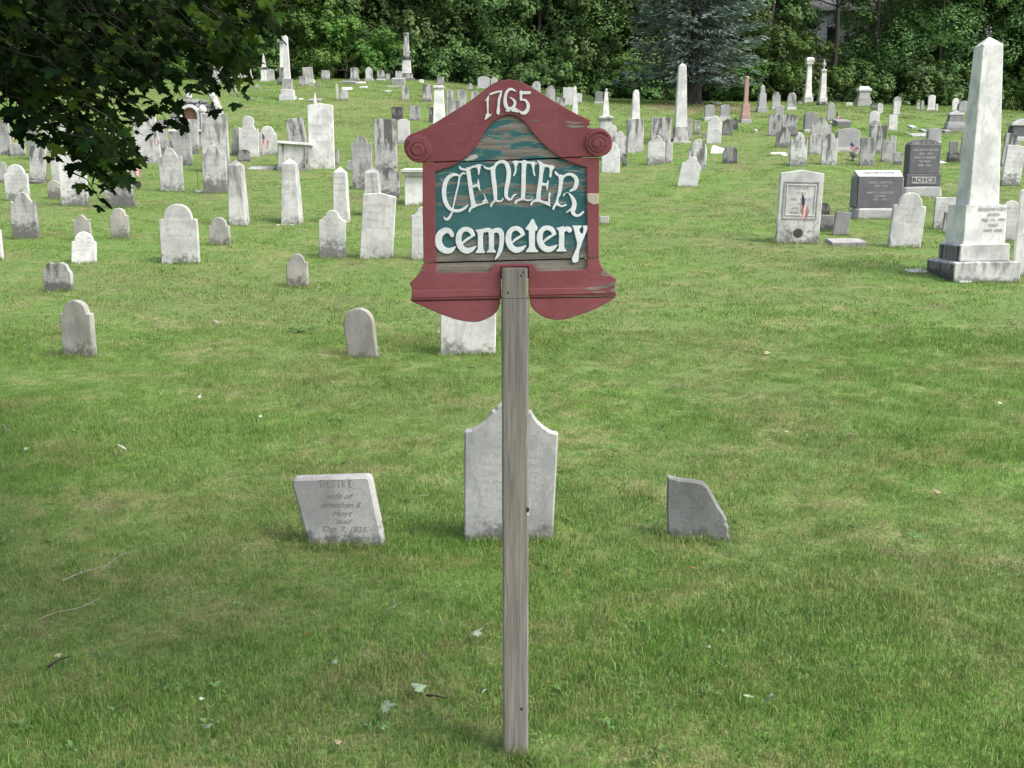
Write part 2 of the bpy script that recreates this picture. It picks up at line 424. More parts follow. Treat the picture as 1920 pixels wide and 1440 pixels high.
# ------------------------------------------------------------------ headstones
ALL_STONES = []
G_HEAD = 'headstones standing in the cemetery rows'
def stone(px, py, w_, yt, shape, lean, pre, label, base=None, th=None, back=0.0, yaw=0.0, cat='headstone', name='headstone', group=G_HEAD,
          taper=0.0, seed=None, poly=None, rows=None, bev=None):
    g, t = hit(px, py); W = w_ * t / F
    H = (on_plane(px, yt, g.y)[0].z - g.z) / max(math.cos(R(lean)), .8)
    D = th or min(.16, .055 + .055 * W); b = bev if bev is not None else min(.012, D * .16)
    rot = (-R(back), R(lean), R(yaw) + math.atan2(-g.x, g.y) * .12)
    loc = (g.x, g.y + D / 2, g.z); wob = .0022 if W > .3 else .004
    hb = 0
    if base:
        bw, bh, bpre = base; hb = bh * t / F; BW = bw * t / F
    pl = poly(W, H) if poly else outline(shape, W, H, .14 if not base else -hb, wob, taper * W)
    if base:
        root = empty(name, loc, rot)
        P, Fc = slab(pl, -D / 2, D / 2, b, b); tb = mesh_obj('tablet', P, Fc, MATS[PRE[pre][0]], root); dress(tb, pre, H, W, seed, rows)
        mb = MB(); mb.box((0, 0, (hb - .15) / 2), (BW, D + max(.12, (BW - W) * .8), hb + .15), bev=min(.02, hb * .3), jit=.003)
        bo = mb.build('base', MATS[PRE[bpre][0]], root); dress(bo, bpre, hb, BW, None, 0)
    else:
        P, Fc = slab(pl, -D / 2, D / 2, b, b); root = mesh_obj(name, P, Fc, MATS[PRE[pre][0]])
        root.location = loc; root.rotation_euler = rot; dress(root, pre, H, W, seed, rows)
    props(root, label, cat, group)
    ALL_STONES.append((root, W, H, D))
    return root, W, H, D

exec_rows = []
def S(*a, **k): return stone(*a, **k)
# -- the three graves just behind the sign post
def poly_desire(W, H):
    s = W / 143.0; q = [(74, -28), (72, 0), (50, 130), (47, 138), (41, 141), (-85, 134), (-94, 133), (-98, 129), (-99, 122), (-71, 0), (-66, -28)]
    return [(x * s, z * s * .97) for x, z in q]
desire = S(650, 1026, 143, 884, 'rect', 0, 'bl', 'thick grey slab headstone carved DESIRE, leaning left, beside the sign post', poly=poly_desire, th=.085, seed=3, yaw=-5, rows=0, bev=.012)
def poly_center(W, H):
    q = [(.5, 0), (.52, .79), (.50, .80), (.44, .805), (.36, .835), (.29, .875), (.235, .92), (.22, .945), (.18, .95), (.165, .975), (.13, .99), (.07, 1.0)]
    r = [(x * W, z * H) for x, z in q]; r[0] = (r[0][0], -.14)
    return r + [(-x, z) for x, z in r[::-1]]
center_st = S(953, 1017, 166, 757, 'ogee', 1.6, 'bl', 'large bluish-white scroll-topped headstone directly behind the wooden sign post', poly=poly_center, th=.06, seed=11, rows=0)
def poly_broken(W, H):
    s = W / 115.0
    q = [(57, -20), (58, 6), (53, 16), (54, 27), (48, 36), (50, 42), (41, 56), (34, 66), (27, 79), (20, 90), (13, 103), (3, 112), (-15, 115), (-40, 117), (-62, 122), (-62, 60), (-58, 0), (-57, -20)]
    return [(x * s, z * s) for x, z in q]
broken = S(1312, 1016, 115, 893, 'rect', 0, 'sl', 'broken slate headstone snapped off along its right side', poly=poly_broken, th=.06, yaw=-6, rows=0, seed=5)
# -- row 2
S(147, 670, 62, 563, 'shoulder', 0.5, 'tn', 'brown-grey round-shouldered headstone alone on the lawn below the maple branch', yaw=-9, th=.085)
S(681, 673, 57, 578, 'round', -6, 'tn', 'small round-topped headstone leaning left, left of the sign lobe', yaw=-10, th=.08)
S(877, 666, 104, 520, 'rect', 1, 'wl', 'wide pale headstone showing its lower half beneath the sign', seed=9)
S(109, 547, 54, 492, 'double', 0, 'gs', 'low double-lobed headstone with two round heads', yaw=-6)
S(558, 539, 40, 476, 'shoulder', 0, 'tl', 'small headstone with its lower half blackened, alone in front of the left rows')
S(156, 494, 45, 434, 'shoulder', 0, 'w0', 'small bright white headstone in front of the crown-topped one', back=12)
S(338, 495, 70, 382, 'shoulder', 0, 'wl', 'broad white round-headed headstone with black mould spreading over its foot', seed=2)
S(412, 460, 40, 407, 'shoulder', 0, 'tl', 'small round-shouldered headstone right of the broad mould-footed one', yaw=-8)
S(622, 485, 50, 394, 'ogee', 2.5, 'wl', 'white bell-topped headstone in front of a tapered pillar, left of the peaked slab', seed=14)
S(705, 485, 62, 361, 'gable', 4.5, 'wm', 'tall peaked white slab leaning right, near the left edge of the sign')
S(792, 488, 42, 388, 'ogee', 1, 'wm', 'white headstone half hidden by the left edge of the sign')
S(155, 449, 34, 402, 'crown', -2, 'tn', 'small dark crown-topped headstone behind the bright white one')
S(225, 448, 34, 390, 'shoulder', 0, 'tl', 'small grey headstone with a stained foot below the hanging maple twig')
S(48, 448, 48, 360, 'ears', 0, 'gs', 'brown-stained headstone with scroll ears at the left edge row')
S(2, 487, 6, 430, 'rect', 0, 'wm', 'sliver of a white headstone at the left picture edge')
# -- row behind
S(731, 371, 37, 313, 'round', 0, 'gs', 'round-topped grey headstone behind the tapered pillar nearest the sign', )
S(140, 386, 50, 292, 'clip', 0, 'wl', 'tall white slab with clipped corners right of a small round one', )
S(228, 390, 50, 298, 'rect', -9, 'gs', 'black-streaked tall slab leaning left behind the hanging maple leaves', taper=-.03)
S(242, 352, 22, 303, 'round', -5, 'gm', 'grey headstone half hidden behind the black-streaked leaning slab')
S(33, 377, 43, 308, 'shoulder', 0, 'wl', 'white round-shouldered headstone with a dark patch low on its left')
S(5, 343, 17, 303, 'round', 0, 'gm', 'grey headstone cut by the left picture edge, next to the white shouldered one')
S(70, 344, 30, 272, 'gable', 5, 'gs', 'tapering grey slab leaning right behind the clipped-corner slab', base=(31, 6, 'dm'))
S(108, 341, 22, 282, 'rect', 0, 'wm', 'narrow pale headstone glimpsed between two taller slabs at left')
S(104, 374, 26, 338, 'round', -3, 'tl', 'small dark round headstone tucked against the clipped-corner slab')
S(10, 291, 26, 226, 'rect', -2, 'gm', 'grey slab at the left picture edge beside a low block')
S(33, 293, 28, 268, 'rect', 0, 'gm', 'low square grey block beside the slab at the left edge')
S(68, 300, 24, 236, 'rect', -8, 'gd', 'dark leaning slab mostly hidden by maple leaves')
S(96, 285, 18, 226, 'round', -6, 'wm', 'white headstone peeping through the maple leaves, narrow')
S(132, 288, 26, 222, 'ogee', -4, 'w0', 'bright white headstone behind the lowest maple spray')
S(154, 280, 22, 210, 'gothic', 0, 'w0', 'bright white pointed headstone behind the maple spray')
S(217, 298, 31, 240, 'ogee', -5, 'ws', 'pale scroll-topped headstone leaning left at the edge of the maple leaves')
S(197, 272, 15, 240, 'round', 0, 'wm', 'narrow round white headstone beside the scroll-topped one')
S(234, 280, 18, 243, 'shoulder', 0, 'gm', 'small grey round-shouldered headstone left of the big leaning slab')
S(281, 306, 44, 218, 'rect', -4.5, 'ws', 'big white slab with a chipped corner leaning left, a flag at its side', taper=-.01)
S(302, 292, 25, 225, 'rect', 0, 'gs', 'grey slab directly behind the big chipped leaning slab')
S(314, 285, 8, 261, 'gable', 0, 'gm', 'tiny pointed marker beside the slab with the flag')
S(322, 359, 43, 277, 'ears', 0, 'ws', 'scroll-eared headstone with dark side streaks and a pale centre')
S(345, 311, 33, 247, 'rect', -3, 'gm', 'square-topped grey headstone with a dark medallion, in front of the table tomb')
S(356, 289, 34, 224, 'rect', 0, 'gm', 'tall square grey slab standing against the table tomb')
S(406, 322, 49, 213, 'rect', 0, 'ws', 'very tall white slab with a dark-edged top, left of the bank')
S(404, 363, 44, 271, 'ears', 0, 'gs', 'heavily streaked scroll-eared headstone in front of the very tall slab', seed=21)
S(467, 294, 37, 217, 'neck', 1, 'wm', 'white headstone with a round necked head like a keyhole')
S(445, 291, 18, 238, 'round', 3, 'gm', 'grey round headstone behind the keyhole-headed one')
S(441, 291, 13, 268, 'round', 0, 'dm', 'tiny dark stone at the foot of the keyhole-headed one')
S(503, 291, 33, 236, 'shoulder', 0, 'wm', 'round-shouldered white headstone with a flag across its face')
S(457, 303, 24, 280, 'flatarch', 2, 'dm', 'low blackened stone in front of the keyhole-headed headstone')
S(562, 293, 33, 222, 'rect', -7, 'gs', 'square grey headstone leaning left behind the tilted table tomb')
S(604, 316, 47, 193, 'gable', 0, 'w0', 'tallest white slab on the left, with a slightly peaked top', seed=30)
S(632, 310, 7, 280, 'rect', 0, 'gm', 'narrow grey post edge behind the tallest white slab', name='footstone', cat='footstone')
S(657, 319, 13, 301, 'rect', 0, 'gm', 'small square grey footstone left of the scroll-eared grey headstone', name='footstone', cat='footstone')
S(681, 356, 38, 253, 'ears', -1.5, 'gm', 'tall grey scroll-eared headstone left of the black-streaked slab')
S(724, 328, 42, 223, 'rect', 0, 'gs', 'tall square slab thick with black vertical streaks', seed=41)
S(757, 268, 22, 223, 'flatarch', 0, 'gw', 'pale granite arched headstone touching the black-streaked slab', base=(25, 6, 'gr'), th=.22)
S(745, 226, 21, 200, 'rect', 0, 'dk', 'small square blackened headstone above the black-streaked slab')
S(778, 226, 20, 198, 'rect', 0, 'gm', 'square grey headstone between the blackened one and the capped pillar')
S(812, 230, 15, 201, 'rect', 0, 'dm', 'dark narrow headstone just left of the capped white pillar')
S(843, 203, 14, 167, 'round', 0, 'gs', 'round-topped streaked headstone right of the capped white pillar')
S(865, 207, 18, 167, 'round', 0, 'gm', 'round-topped grey headstone on the hill above the sign roof slope')
S(891, 207, 16, 170, 'round', 0, 'ws', 'round white headstone peeping over the left slope of the sign roof')
S(853, 232, 33, 188, 'rect', 2, 'gs', 'wide lichen-spotted slab cut off by the left slope of the sign roof')
S(760, 187, 13, 163, 'rect', 0, 'gm', 'small grey headstone below the tall urn-capped monument')
S(801, 191, 17, 158, 'rect', 1, 'gs', 'black-streaked square headstone on the hill between monument and sign')
S(826, 165, 13, 144, 'rect', 0, 'gs', 'dark square headstone at the edge of the wood above the capped pillar')
S(881, 170, 10, 156, 'round', 0, 'gs', 'small dark round headstone at the wood edge left of the granite block')
S(907, 168, 23, 143, 'flatarch', 0, 'gw', 'wide pale granite headstone at the wood edge beside the sign peak', base=(28, 4, 'gw'), th=.35)
S(927, 172, 13, 145, 'round', 0, 'wm', 'white round headstone right behind the wide granite one by the sign peak')
S(790, 155, 9, 149, 'rect', 0, 'w0', 'tiny low white marker at the wood edge', name='footstone', cat='footstone')
S(747, 151, 12, 133, 'rect', 0, 'gs', 'dark headstone partly behind the tall urn-capped monument')
S(714, 151, 14, 132, 'rect', 0, 'gs', 'square grey streaked headstone at the wood edge left of a lower brown one', base=(17, 3, 'wm'))
S(727, 151, 9, 138, 'flatarch', 0, 'tn', 'low brownish headstone beside the square streaked one at the wood edge')
S(692, 153, 13, 126, 'round', 0, 'ws', 'white round headstone on a grey base at the wood edge', base=(17, 6, 'gm'))
S(665, 155, 15, 126, 'flatarch', 0, 'ws', 'white flat-topped headstone on a dark two-step base at the wood edge', base=(19, 9, 'dm'))
S(610, 151, 16, 132, 'rect', 3, 'gs', 'square stained headstone alone at the wood edge, tipped slightly right')
S(579, 157, 19, 126, 'rect', -4, 'gm', 'grey headstone leaning left on a broad base at the wood edge', base=(22, 7, 'wm'))
S(567, 161, 14, 143, 'rect', 2, 'gs', 'short streaked headstone in front of the leaning grey one')
S(583, 163, 9, 157, 'rect', 0, 'gm', 'tiny grey footstone in front of the leaning grey headstone', name='footstone', cat='footstone')
S(597, 163, 9, 156, 'rect', 0, 'gd', 'tiny dark footstone right of the leaning grey headstone', name='footstone', cat='footstone')
S(481, 167, 10, 158, 'round', 0, 'gm', 'low rounded grey marker on the hill crest', name='footstone', cat='footstone')
S(508, 153, 13, 129, 'flatarch', 0, 'gm', 'grey headstone just right of the small pointed obelisk')
S(456, 152, 20, 129, 'clip', 0, 'gr', 'broad grey granite headstone with clipped corners at the wood edge', th=.3)
S(443, 181, 4, 157, 'rect', -12, 'gm', 'thin leaning grey post stone on the hill under the maple tip', name='footstone', cat='footstone')
S(645, 189, 15, 168, 'rect', 0, 'gs', 'square grey headstone with a tilted slab behind it on the hill')
S(632, 187, 4, 157, 'rect', 0, 'wm', 'thin white post standing on the hill', name='footstone', cat='footstone')
# -- right of the sign
S(1006, 188, 15, 152, 'round', 0, 'ws', 'white round headstone just above the right slope of the sign roof')
S(1033, 192, 15, 160, 'round', 0, 'ws', 'white round headstone with a dark face, second right of the sign peak', base=(17, 2, 'wm'))
S(1026, 194, 10, 172, 'shoulder', 0, 'gd', 'small dark headstone in front of the dark-faced round one')
S(1052, 206, 16, 183, 'rect', 0, 'gs', 'short black-streaked headstone touching the right sign slope')
S(1068, 197, 25, 164, 'rect', 0, 'gw', 'wide pale granite slab behind the slim white obelisk', th=.3)
S(1086, 192, 10, 175, 'flatarch', 0, 'gw', 'low granite headstone right of the slim white obelisk', th=.2)
S(1123, 194, 14, 171, 'flatarch', 0, 'gd', 'dark granite headstone on a white base behind the stepped obelisk', base=(18, 3, 'wm'), th=.2)
S(1146, 300, 26, 234, 'neck', 2, 'wm', 'white round-headed headstone behind the right scroll of the sign')
S(1159, 303, 26, 246, 'ogee', 3, 'ws', 'middle of three overlapping white headstones by the right sign scroll')
S(1145, 324, 34, 266, 'gothic', 0, 'gw', 'front grey rounded headstone below the right scroll of the sign', th=.07)
S(1171, 312, 9, 288, 'rect', 0, 'dm', 'small dark stone edge behind the front grey headstone by the scroll')
S(1239, 269, 37, 220, 'rect', 0, 'gs', 'wide grey slab streaked with lichen left of the tall obelisk', seed=51)
S(1229, 309, 32, 254, 'ogee', 1.5, 'wl', 'white headstone with an iron bracket on top in front of the wide grey slab')
S(1252, 306, 17, 261, 'ears', 0, 'ws', 'white headstone with one black streak, right behind the bracketed one')
S(1288, 350, 37, 294, 'ogee', 11, 'gw', 'bluish-grey headstone leaning hard to the right', th=.07)
S(1306, 319, 34, 261, 'gothic', 3, 'ws', 'white pointed-arch headstone behind the hard-leaning one', seed=60)
S(1369, 307, 28, 274, 'round', 0, 'dm', 'low round headstone with a blackened rim')
S(1290, 262, 13, 222, 'rect', 0, 'gm', 'grey slab half hidden behind the tall obelisk')
S(1307, 253, 11, 226, 'rect', 0, 'gs', 'narrow stained headstone right of the tall obelisk')
S(1320, 259, 9, 249, 'gable', 5, 'gd', 'broken stump of a stone on the grass', name='footstone', cat='footstone')
S(1338, 269, 27, 217, 'shoulder', 2, 'wm', 'white round-shouldered headstone with sloping sides left of the dark crown-topped one')
S(1364, 254, 19, 223, 'gothic', 0, 'dm', 'blackened pointed headstone with a pale centre')
S(1378, 244, 12, 221, 'ears', 0, 'dm', 'blackened small headstone behind the pale-centred one')
S(1330, 227, 17, 196, 'flatarch', 0, 'gr', 'left of the twin grey granite headstones left of the pink monument', base=(20, 7, 'gw'), th=.2)
S(1359, 227, 17, 196, 'flatarch', 0, 'gr', 'right of the twin grey granite headstones, nearest the pink monument', base=(20, 8, 'gw'), th=.2)
S(1323, 189, 12, 170, 'round', 0, 'dm', 'dark headstone at the foot of the spruce')
S(1338, 184, 16, 165, 'flatarch', 3, 'gm', 'grey headstone leaning right between spruce and pink monument')
S(1384, 186, 12, 175, 'rect', 0, 'gr', 'low grey headstone at the wood edge left of the pink monument')
S(1455, 204, 15, 172, 'round', 0, 'ws', 'white round headstone on a ledge right of the grey obelisk', base=(18, 3, 'wm'))
S(1484, 206, 16, 173, 'round', 0, 'gs', 'dark-topped round headstone left of the tall white column', base=(19, 4, 'wm'))
S(1446, 190, 10, 178, 'round', 0, 'gm', 'small grey headstone between the grey obelisk and the round white one')
S(1461, 222, 16, 197, 'flatarch', 0, 'gr', 'plain grey granite headstone behind the streaked square one')
S(1452, 256, 23, 215, 'rect', 0, 'gs', 'square headstone blotched black on its left half', seed=71)
S(1480, 243, 28, 214, 'flatarch', 0, 'gs', 'wide low-arched grey headstone behind two stained ones')
S(1466, 277, 25, 238, 'ogee', 6, 'gs', 'grey scroll-topped headstone leaning right in front of a dark one')
S(1485, 256, 20, 235, 'belly', 0, 'dk', 'squat blackened stone behind the right-leaning scroll-topped one')
S(1496, 312, 32, 248, 'ears', 0, 'ws', 'scroll-eared headstone with brown streaks, nearest of its row at right', seed=72)
S(1520, 247, 23, 209, 'flatarch', 0, 'gd', 'dark granite arched headstone on a pale base', base=(26, 4, 'gw'), th=.22)
S(1557, 226, 13, 191, 'shoulder', 0, 'gr', 'narrow granite headstone beside the small distant flag')
S(1539, 262, 37, 220, 'ears', 0, 'gs', 'wide black-and-white mottled headstone behind two stained ones', seed=74)
S(1531, 289, 29, 251, 'flatarch', 0, 'ws', 'white headstone with black spots low down, left of the eared one')
S(1554, 310, 29, 249, 'ears', 0, 'ws', 'eared headstone in front of the wide granite family stone', seed=73)
S(1591, 284, 42, 240, 'flatarch', 0, 'gr', 'wide granite family headstone on a pale base with a flag before it', base=(46, 7, 'gw'), th=.3)
S(1625, 311, 27, 258, 'rect', 0, 'gm', 'square grey-white headstone right of the small stone urn')
S(1638, 246, 19, 208, 'round', 0, 'wm', 'white round headstone, rearmost of three overlapping ones')
S(1640, 262, 21, 225, 'round', 0, 'gm', 'grey round headstone, middle of three overlapping ones')
S(1645, 287, 31, 235, 'rect', 0, 'gs', 'square streaked headstone, front of three overlapping ones')
S(1665, 304, 25, 265, 'double', 0, 'gm', 'two-humped grey headstone left of the arched black granite monument')
S(1674, 278, 12, 254, 'gable', 0, 'gm', 'small pointed grey stone behind the two-humped one')
S(1683, 309, 16, 285, 'flatarch', 0, 'gm', 'low grey stone tucked against the arched black granite monument')
S(1674, 244, 16, 215, 'rect', 0, 'w0', 'plain white square headstone alone on the grass')
S(1681, 215, 12, 190, 'flatarch', 0, 'wm', 'white headstone on a ledge in front of a round dark one', base=(16, 3, 'wm'))
S(1682, 204, 15, 181, 'round', 0, 'gs', 'round stained headstone at the wood edge behind a white one')
S(1650, 213, 10, 194, 'clip', 0, 'wm', 'small white headstone beside a dark one right of the roofed granite monument')
S(1639, 206, 13, 193, 'flatarch', 0, 'dk', 'small dark headstone right of the roofed granite monument')
S(1592, 199, 12, 192, 'rect', 0, 'w0', 'tiny white marker between the white column and the roofed monument', name='footstone', cat='footstone')
S(1500, 196, 8, 189, 'round', 0, 'gm', 'tiny round marker at the foot of the tall white column', name='footstone', cat='footstone')
S(1721, 207, 6, 192, 'rect', 0, 'gm', 'tiny grey stone, left of a close pair at the wood edge', name='footstone', cat='footstone')
S(1729, 207, 6, 188, 'gothic', 0, 'gm', 'tiny pointed grey stone, right of a close pair at the wood edge', name='footstone', cat='footstone')
S(1746, 208, 13, 178, 'flatarch', 0, 'w0', 'white headstone on a wide base at the wood edge', base=(20, 4, 'wm'))
S(1756, 209, 5, 195, 'rect', 0, 'wm', 'thin white footstone right of the white wide-based headstone', name='footstone', cat='footstone')
S(1791, 208, 12, 184, 'round', 0, 'w0', 'white round headstone left of a round grey granite one', )
S(1808, 212, 20, 189, 'round', 0, 'gr', 'round grey granite headstone beside the great obelisk shaft', th=.25)
S(1752, 268, 24, 240, 'flatarch', 0, 'gr', 'plain dark-grey granite headstone behind the arched black granite monument', base=(26, 3, 'gw'), th=.22)
S(1787, 303, 17, 265, 'rect', 0, 'gd', 'dark headstone on a square block left of the great obelisk', base=(19, 17, 'dm'))
S(1804, 306, 11, 257, 'rect', 3, 'gd', 'dark leaning slab partly behind the great obelisk shaft')
S(1894, 349, 34, 273, 'rect', 5, 'wl', 'tall white slab leaning right at the right of the great obelisk', seed=80)
S(1888, 312, 22, 250, 'rect', 4, 'gs', 'grey stained slab behind the right-leaning white one')
S(1903, 300, 14, 262, 'rect', 0, 'gm', 'short grey slab between the stained slab and the picture edge')
S(1912, 519, 27, 356, 'rect', 1, 'wm', 'tall white slab cut by the right picture edge beside the great obelisk')
S(1892, 452, 30, 376, 'round', 0, 'wm', 'round white headstone squeezed between great obelisk and edge slab')
S(1696, 464, 60, 361, 'shoulder', 4, 'wm', 'white round-headed headstone with sloping sides leaning right', seed=81)
S(1768, 431, 37, 370, 'rect', 1, 'wl', 'square white headstone with a dark foot behind the great obelisk steps')
S(1774, 438, 14, 398, 'rect', 3, 'gm', 'narrow grey footstone beside the great obelisk steps', name='footstone', cat='footstone')
S(1547, 434, 30, 403, 'rect', 0, 'dm', 'low dark block at the right of the peaked tablet with the flag')
S(1545, 403, 19, 380, 'round', 8, 'dm', 'dark rounded stone tilting right behind the low block')
S(1575, 442, 28, 397, 'rect', 6, 'gd', 'small dark slab leaning right beside the low block')
S(1133, 420, 17, 405, 'rect', 0, 'gm', 'small grey marker just right of the sign', name='footstone', cat='footstone')
peaked = S(1495, 457, 80, 318, 'gable', 1.2, 'wl', 'broad peaked white tablet with a framed inscription behind a flag', seed=90, rows=0)
# ------------------------------------------------------------------ stacked monuments
def monument(name, px, py, parts, label, cat='monument', group=None, dr=1.0, yaw=0.0, lean=0.0, front=False):
    """parts from the ground up: (part name, kind, width at foot, width at head, y of its top in the photo, preset)"""
    a_ = (px - 960) / F; kk = 1 / (1 + .9 * abs(a_) * dr)          # the widths read off the photo include the visible side face
    g, t = hit(px + (1 if a_ > 0 else -1) * parts[0][2] * (1 - kk) / 2, py); s = t / F * kk
    wb = parts[0][2] * s
    root = empty(name, (g.x, g.y + wb * dr / 2, g.z), (0, R(lean), R(yaw)))
    Yc = g.y + (wb * dr / 2 if not front else 0)
    s = s * (Yc / g.y)
    z0 = -.15
    for (pn, kind, w0, w1, ytop, pre) in parts:
        z1 = on_plane(px, ytop, Yc)[0].z - g.z
        h = z1 - z0; W0, W1 = w0 * s, w1 * s; mb = MB(); c = (0, 0, z0)
        if kind == 'box': mb.box((0, 0, z0 + h / 2), (W0, W0 * dr, h), bev=min(.015, h * .25), jit=.002)
        elif kind == 'rough': 
            mb.box((0, 0, z0 + h / 2), (W0, W0 * dr, h), bev=min(.05, h * .3), jit=.018)
        elif kind == 'frust': mb.frustum(c, W0, W1, h, W0 * dr, W1 * dr, ch=min(.012, W1 * .06))
        elif kind == 'obelisk':
            tip = W1 * .42; mb.frustum(c, W0, W1, h - tip, ch=min(.012, W1 * .05))
            mb.frustum((0, 0, z0 + h - tip), W1 * .985, W1 * .03, tip, ch=.0005)
        elif kind == 'spire': mb.frustum(c, W0, W1, h, ch=.004)
        elif kind == 'dome':
            mb.frustum(c, W0, W1, h - W1 * .5, ch=.01); r = W1 / 2
            mb.lathe((0, 0, z0 + h - r), [(r * .98, 0), (r * .9, r * .4), (r * .62, r * .8), (r * .25, r * .97)], 12)
        elif kind == 'cornice':
            mb.lathe(c, [(W0 * .40, 0), (W0 * .43, h * .3), (W0 * .5, h * .5), (W0 * .5, h * .8), (W0 * .36, h)], 4, sq=True)
        elif kind == 'hip':
            mb.frustum(c, W0, W0, h * .35, W0 * dr, W0 * dr, ch=.006); mb.frustum((0, 0, z0 + h * .35), W0 * .99, W1, h * .65, W0 * dr * .99, W1 * dr * .3, ch=.004)
        elif kind == 'gable':
            a = W0 / 2; d = W0 * dr / 2; e = h * .42
            pl = [(-a, 0), (a, 0), (a * 1.02, e), (a * .55, e * 1.15), (a * .18, h * .8), (0, h), (-a * .18, h * .8), (-a * .55, e * 1.15), (-a * 1.02, e)]
            P, Fc = slab([(x, z + z0) for x, z in pl], -d, d, .01, .01); mb.add(P, Fc)
        elif kind == 'urn':
            r = W0 / 2; mb.lathe(c, [(r * .55, 0), (r * .5, h * .08), (r * .25, h * .16), (r * .75, h * .34), (r, h * .5), (r * .85, h * .62), (r * .4, h * .7), (r * .5, h * .76), (r * .3, h * .86), (r * .12, h)], 12)
        elif kind == 'ball':
            r = W0 / 2; mb.lathe(c, [(r * .5, 0), (r * .95, h * .3), (r, h * .5), (r * .8, h * .8), (r * .3, h)], 12)
        elif kind == 'column': mb.lathe(c, [(W0 / 2, 0), (W0 * .48, h * .5), (W1 / 2, h)], 14)
        elif kind == 'cap':
            mb.lathe(c, [(W0 * .40, 0), (W0 * .42, h * .35), (W0 * .5, h * .55), (W0 * .5, h * .8), (W0 * .42, h)], 14)
        elif kind == 'archslab':
            pl = outline('flatarch', W0, z1, -z0, 0); P, Fc = slab(pl, -W0 * dr / 2, W0 * dr / 2, .015, .015); mb.add(P, Fc)
        o = mb.build(pn, MATS[PRE[pre][0]], root, smooth=kind in ('urn', 'ball', 'column'))
        dress(o, pre, max(z1, .1), W0, rows=9 if pn == 'shaft' and kind == 'obelisk' and w0 > 30 and w0 < 60 else 0)
        z0 = z1 - (.0005)
    props(root, label, cat, group)
    ALL_STONES.append((root, wb, z1, wb * dr))
    return root
GP = 'tapered pillar gravestones with pyramid tops'
monument('pillar_gravestone', 449, 424, [('shaft', 'obelisk', 42, 31, 300, 'ws')], 'tapered white pillar stone, leftmost of the four, ivy-like stain down its face', 'pillar', GP, lean=-.5)
monument('pillar_gravestone', 548, 422, [('base', 'box', 62, 62, 420, 'wm'), ('shaft', 'obelisk', 43, 31, 297, 'wm')], 'tapered white pillar stone on a flat slab, second of the four', 'pillar', GP)
monument('pillar_gravestone', 641, 418, [('base', 'box', 42, 42, 415, 'wm'), ('shaft', 'obelisk', 33, 27, 313, 'wm')], 'slim tapered pillar stone behind the bell-topped headstone', 'pillar', GP)
monument('pillar_gravestone', 700, 405, [('shaft', 'obelisk', 37, 29, 313, 'ws')], 'tapered pillar stone rising behind the tall peaked slab', 'pillar', GP)
monument('pedestal_monument', 784, 384, [('die', 'frust', 50, 48, 330, 'w0'), ('lid', 'cornice', 62, 62, 316, 'wm')], 'white block monument with a projecting lid cut off by the sign edge', dr=.8)
monument('obelisk', 1824, 529, [('plinth', 'box', 171, 171, 487, 'ws'), ('step', 'box', 129, 129, 455, 'wm'), ('die', 'frust', 109, 106, 384, 'w0'), ('shaft', 'obelisk', 79, 52, 69, 'w0')],
         'great white marble obelisk on two steps, the tallest monument, at the right', 'obelisk', 'obelisks in the cemetery', front=False, yaw=0, lean=-.9)
GO = 'obelisks in the cemetery'
monument('obelisk', 1275, 268, [('plinth', 'box', 40, 40, 266, 'wm'), ('step', 'box', 33, 33, 258, 'ws'), ('die', 'box', 28, 28, 238, 'ws'), ('shaft', 'obelisk', 25, 16, 118, 'wm')], 'tall white obelisk standing in front of the dark spruce', 'obelisk', GO)
monument('obelisk', 540, 188, [('plinth', 'box', 34, 34, 179, 'gw'), ('step', 'box', 27, 27, 168, 'gw'), ('die', 'box', 20, 20, 148, 'gm'), ('shaft', 'obelisk', 14, 9, 66, 'wm')], 'slender grey-white obelisk on stepped base at the hill crest near the maple tip', 'obelisk', GO)
monument('obelisk', 532, 160, [('plinth', 'box', 24, 24, 146, 'dm'), ('die', 'box', 16, 16, 127, 'dm'), ('shaft', 'frust', 12, 9, 80, 'w0'), ('cap', 'hip', 18, 4, 66, 'gm')], 'white obelisk on a blackened base hidden behind the slender one', 'obelisk', GO)
monument('obelisk', 496, 153, [('base', 'box', 18, 18, 150, 'wm'), ('die', 'box', 13, 13, 131, 'w0'), ('cornice', 'cornice', 16, 16, 126, 'dm'), ('shaft', 'spire', 9, 1.5, 101, 'wm')], 'small sharply pointed obelisk on a white block at the hilltop', 'obelisk', GO)
monument('obelisk', 471, 154, [('die', 'box', 8, 8, 142, 'gm'), ('shaft', 'spire', 4.5, 1.5, 129, 'gm')], 'tiny grey obelisk beside the clipped granite headstone', 'obelisk', GO)
monument('urn_monument', 424, 156, [('plinth', 'box', 26, 26, 144, 'wm'), ('step', 'box', 21, 21, 125, 'gm'), ('shaft', 'frust', 15, 14, 92, 'ws'), ('urn', 'urn', 9, 9, 76, 'wm')], 'white shaft with an urn on top at the right tip of the maple foliage')
monument('pointed_monument', 409, 157, [('plinth', 'box', 20, 20, 140, 'ws'), ('die', 'box', 16, 16, 122, 'ws'), ('shaft', 'spire', 12, 7, 82, 'w0')], 'white tapering shaft half behind the maple leaves beside the urn-topped one')
monument('urn_monument', 763, 151, [('plinth', 'box', 34, 34, 148, 'dm'), ('step', 'box', 23, 23, 138, 'gs'), ('die', 'frust', 18, 15, 113, 'wm'), ('cornice', 'cornice', 20, 20, 105, 'dm'), ('shaft', 'frust', 12, 9, 68, 'ws'), ('cap', 'cap', 13, 13, 62, 'gm')], 'tall white two-stage monument with a round cap at the wood edge')
monument('obelisk', 591, 196, [('shaft', 'spire', 7, 3, 174, 'w0')], 'little white spike of a stone behind the tallest slab', 'obelisk', GO)
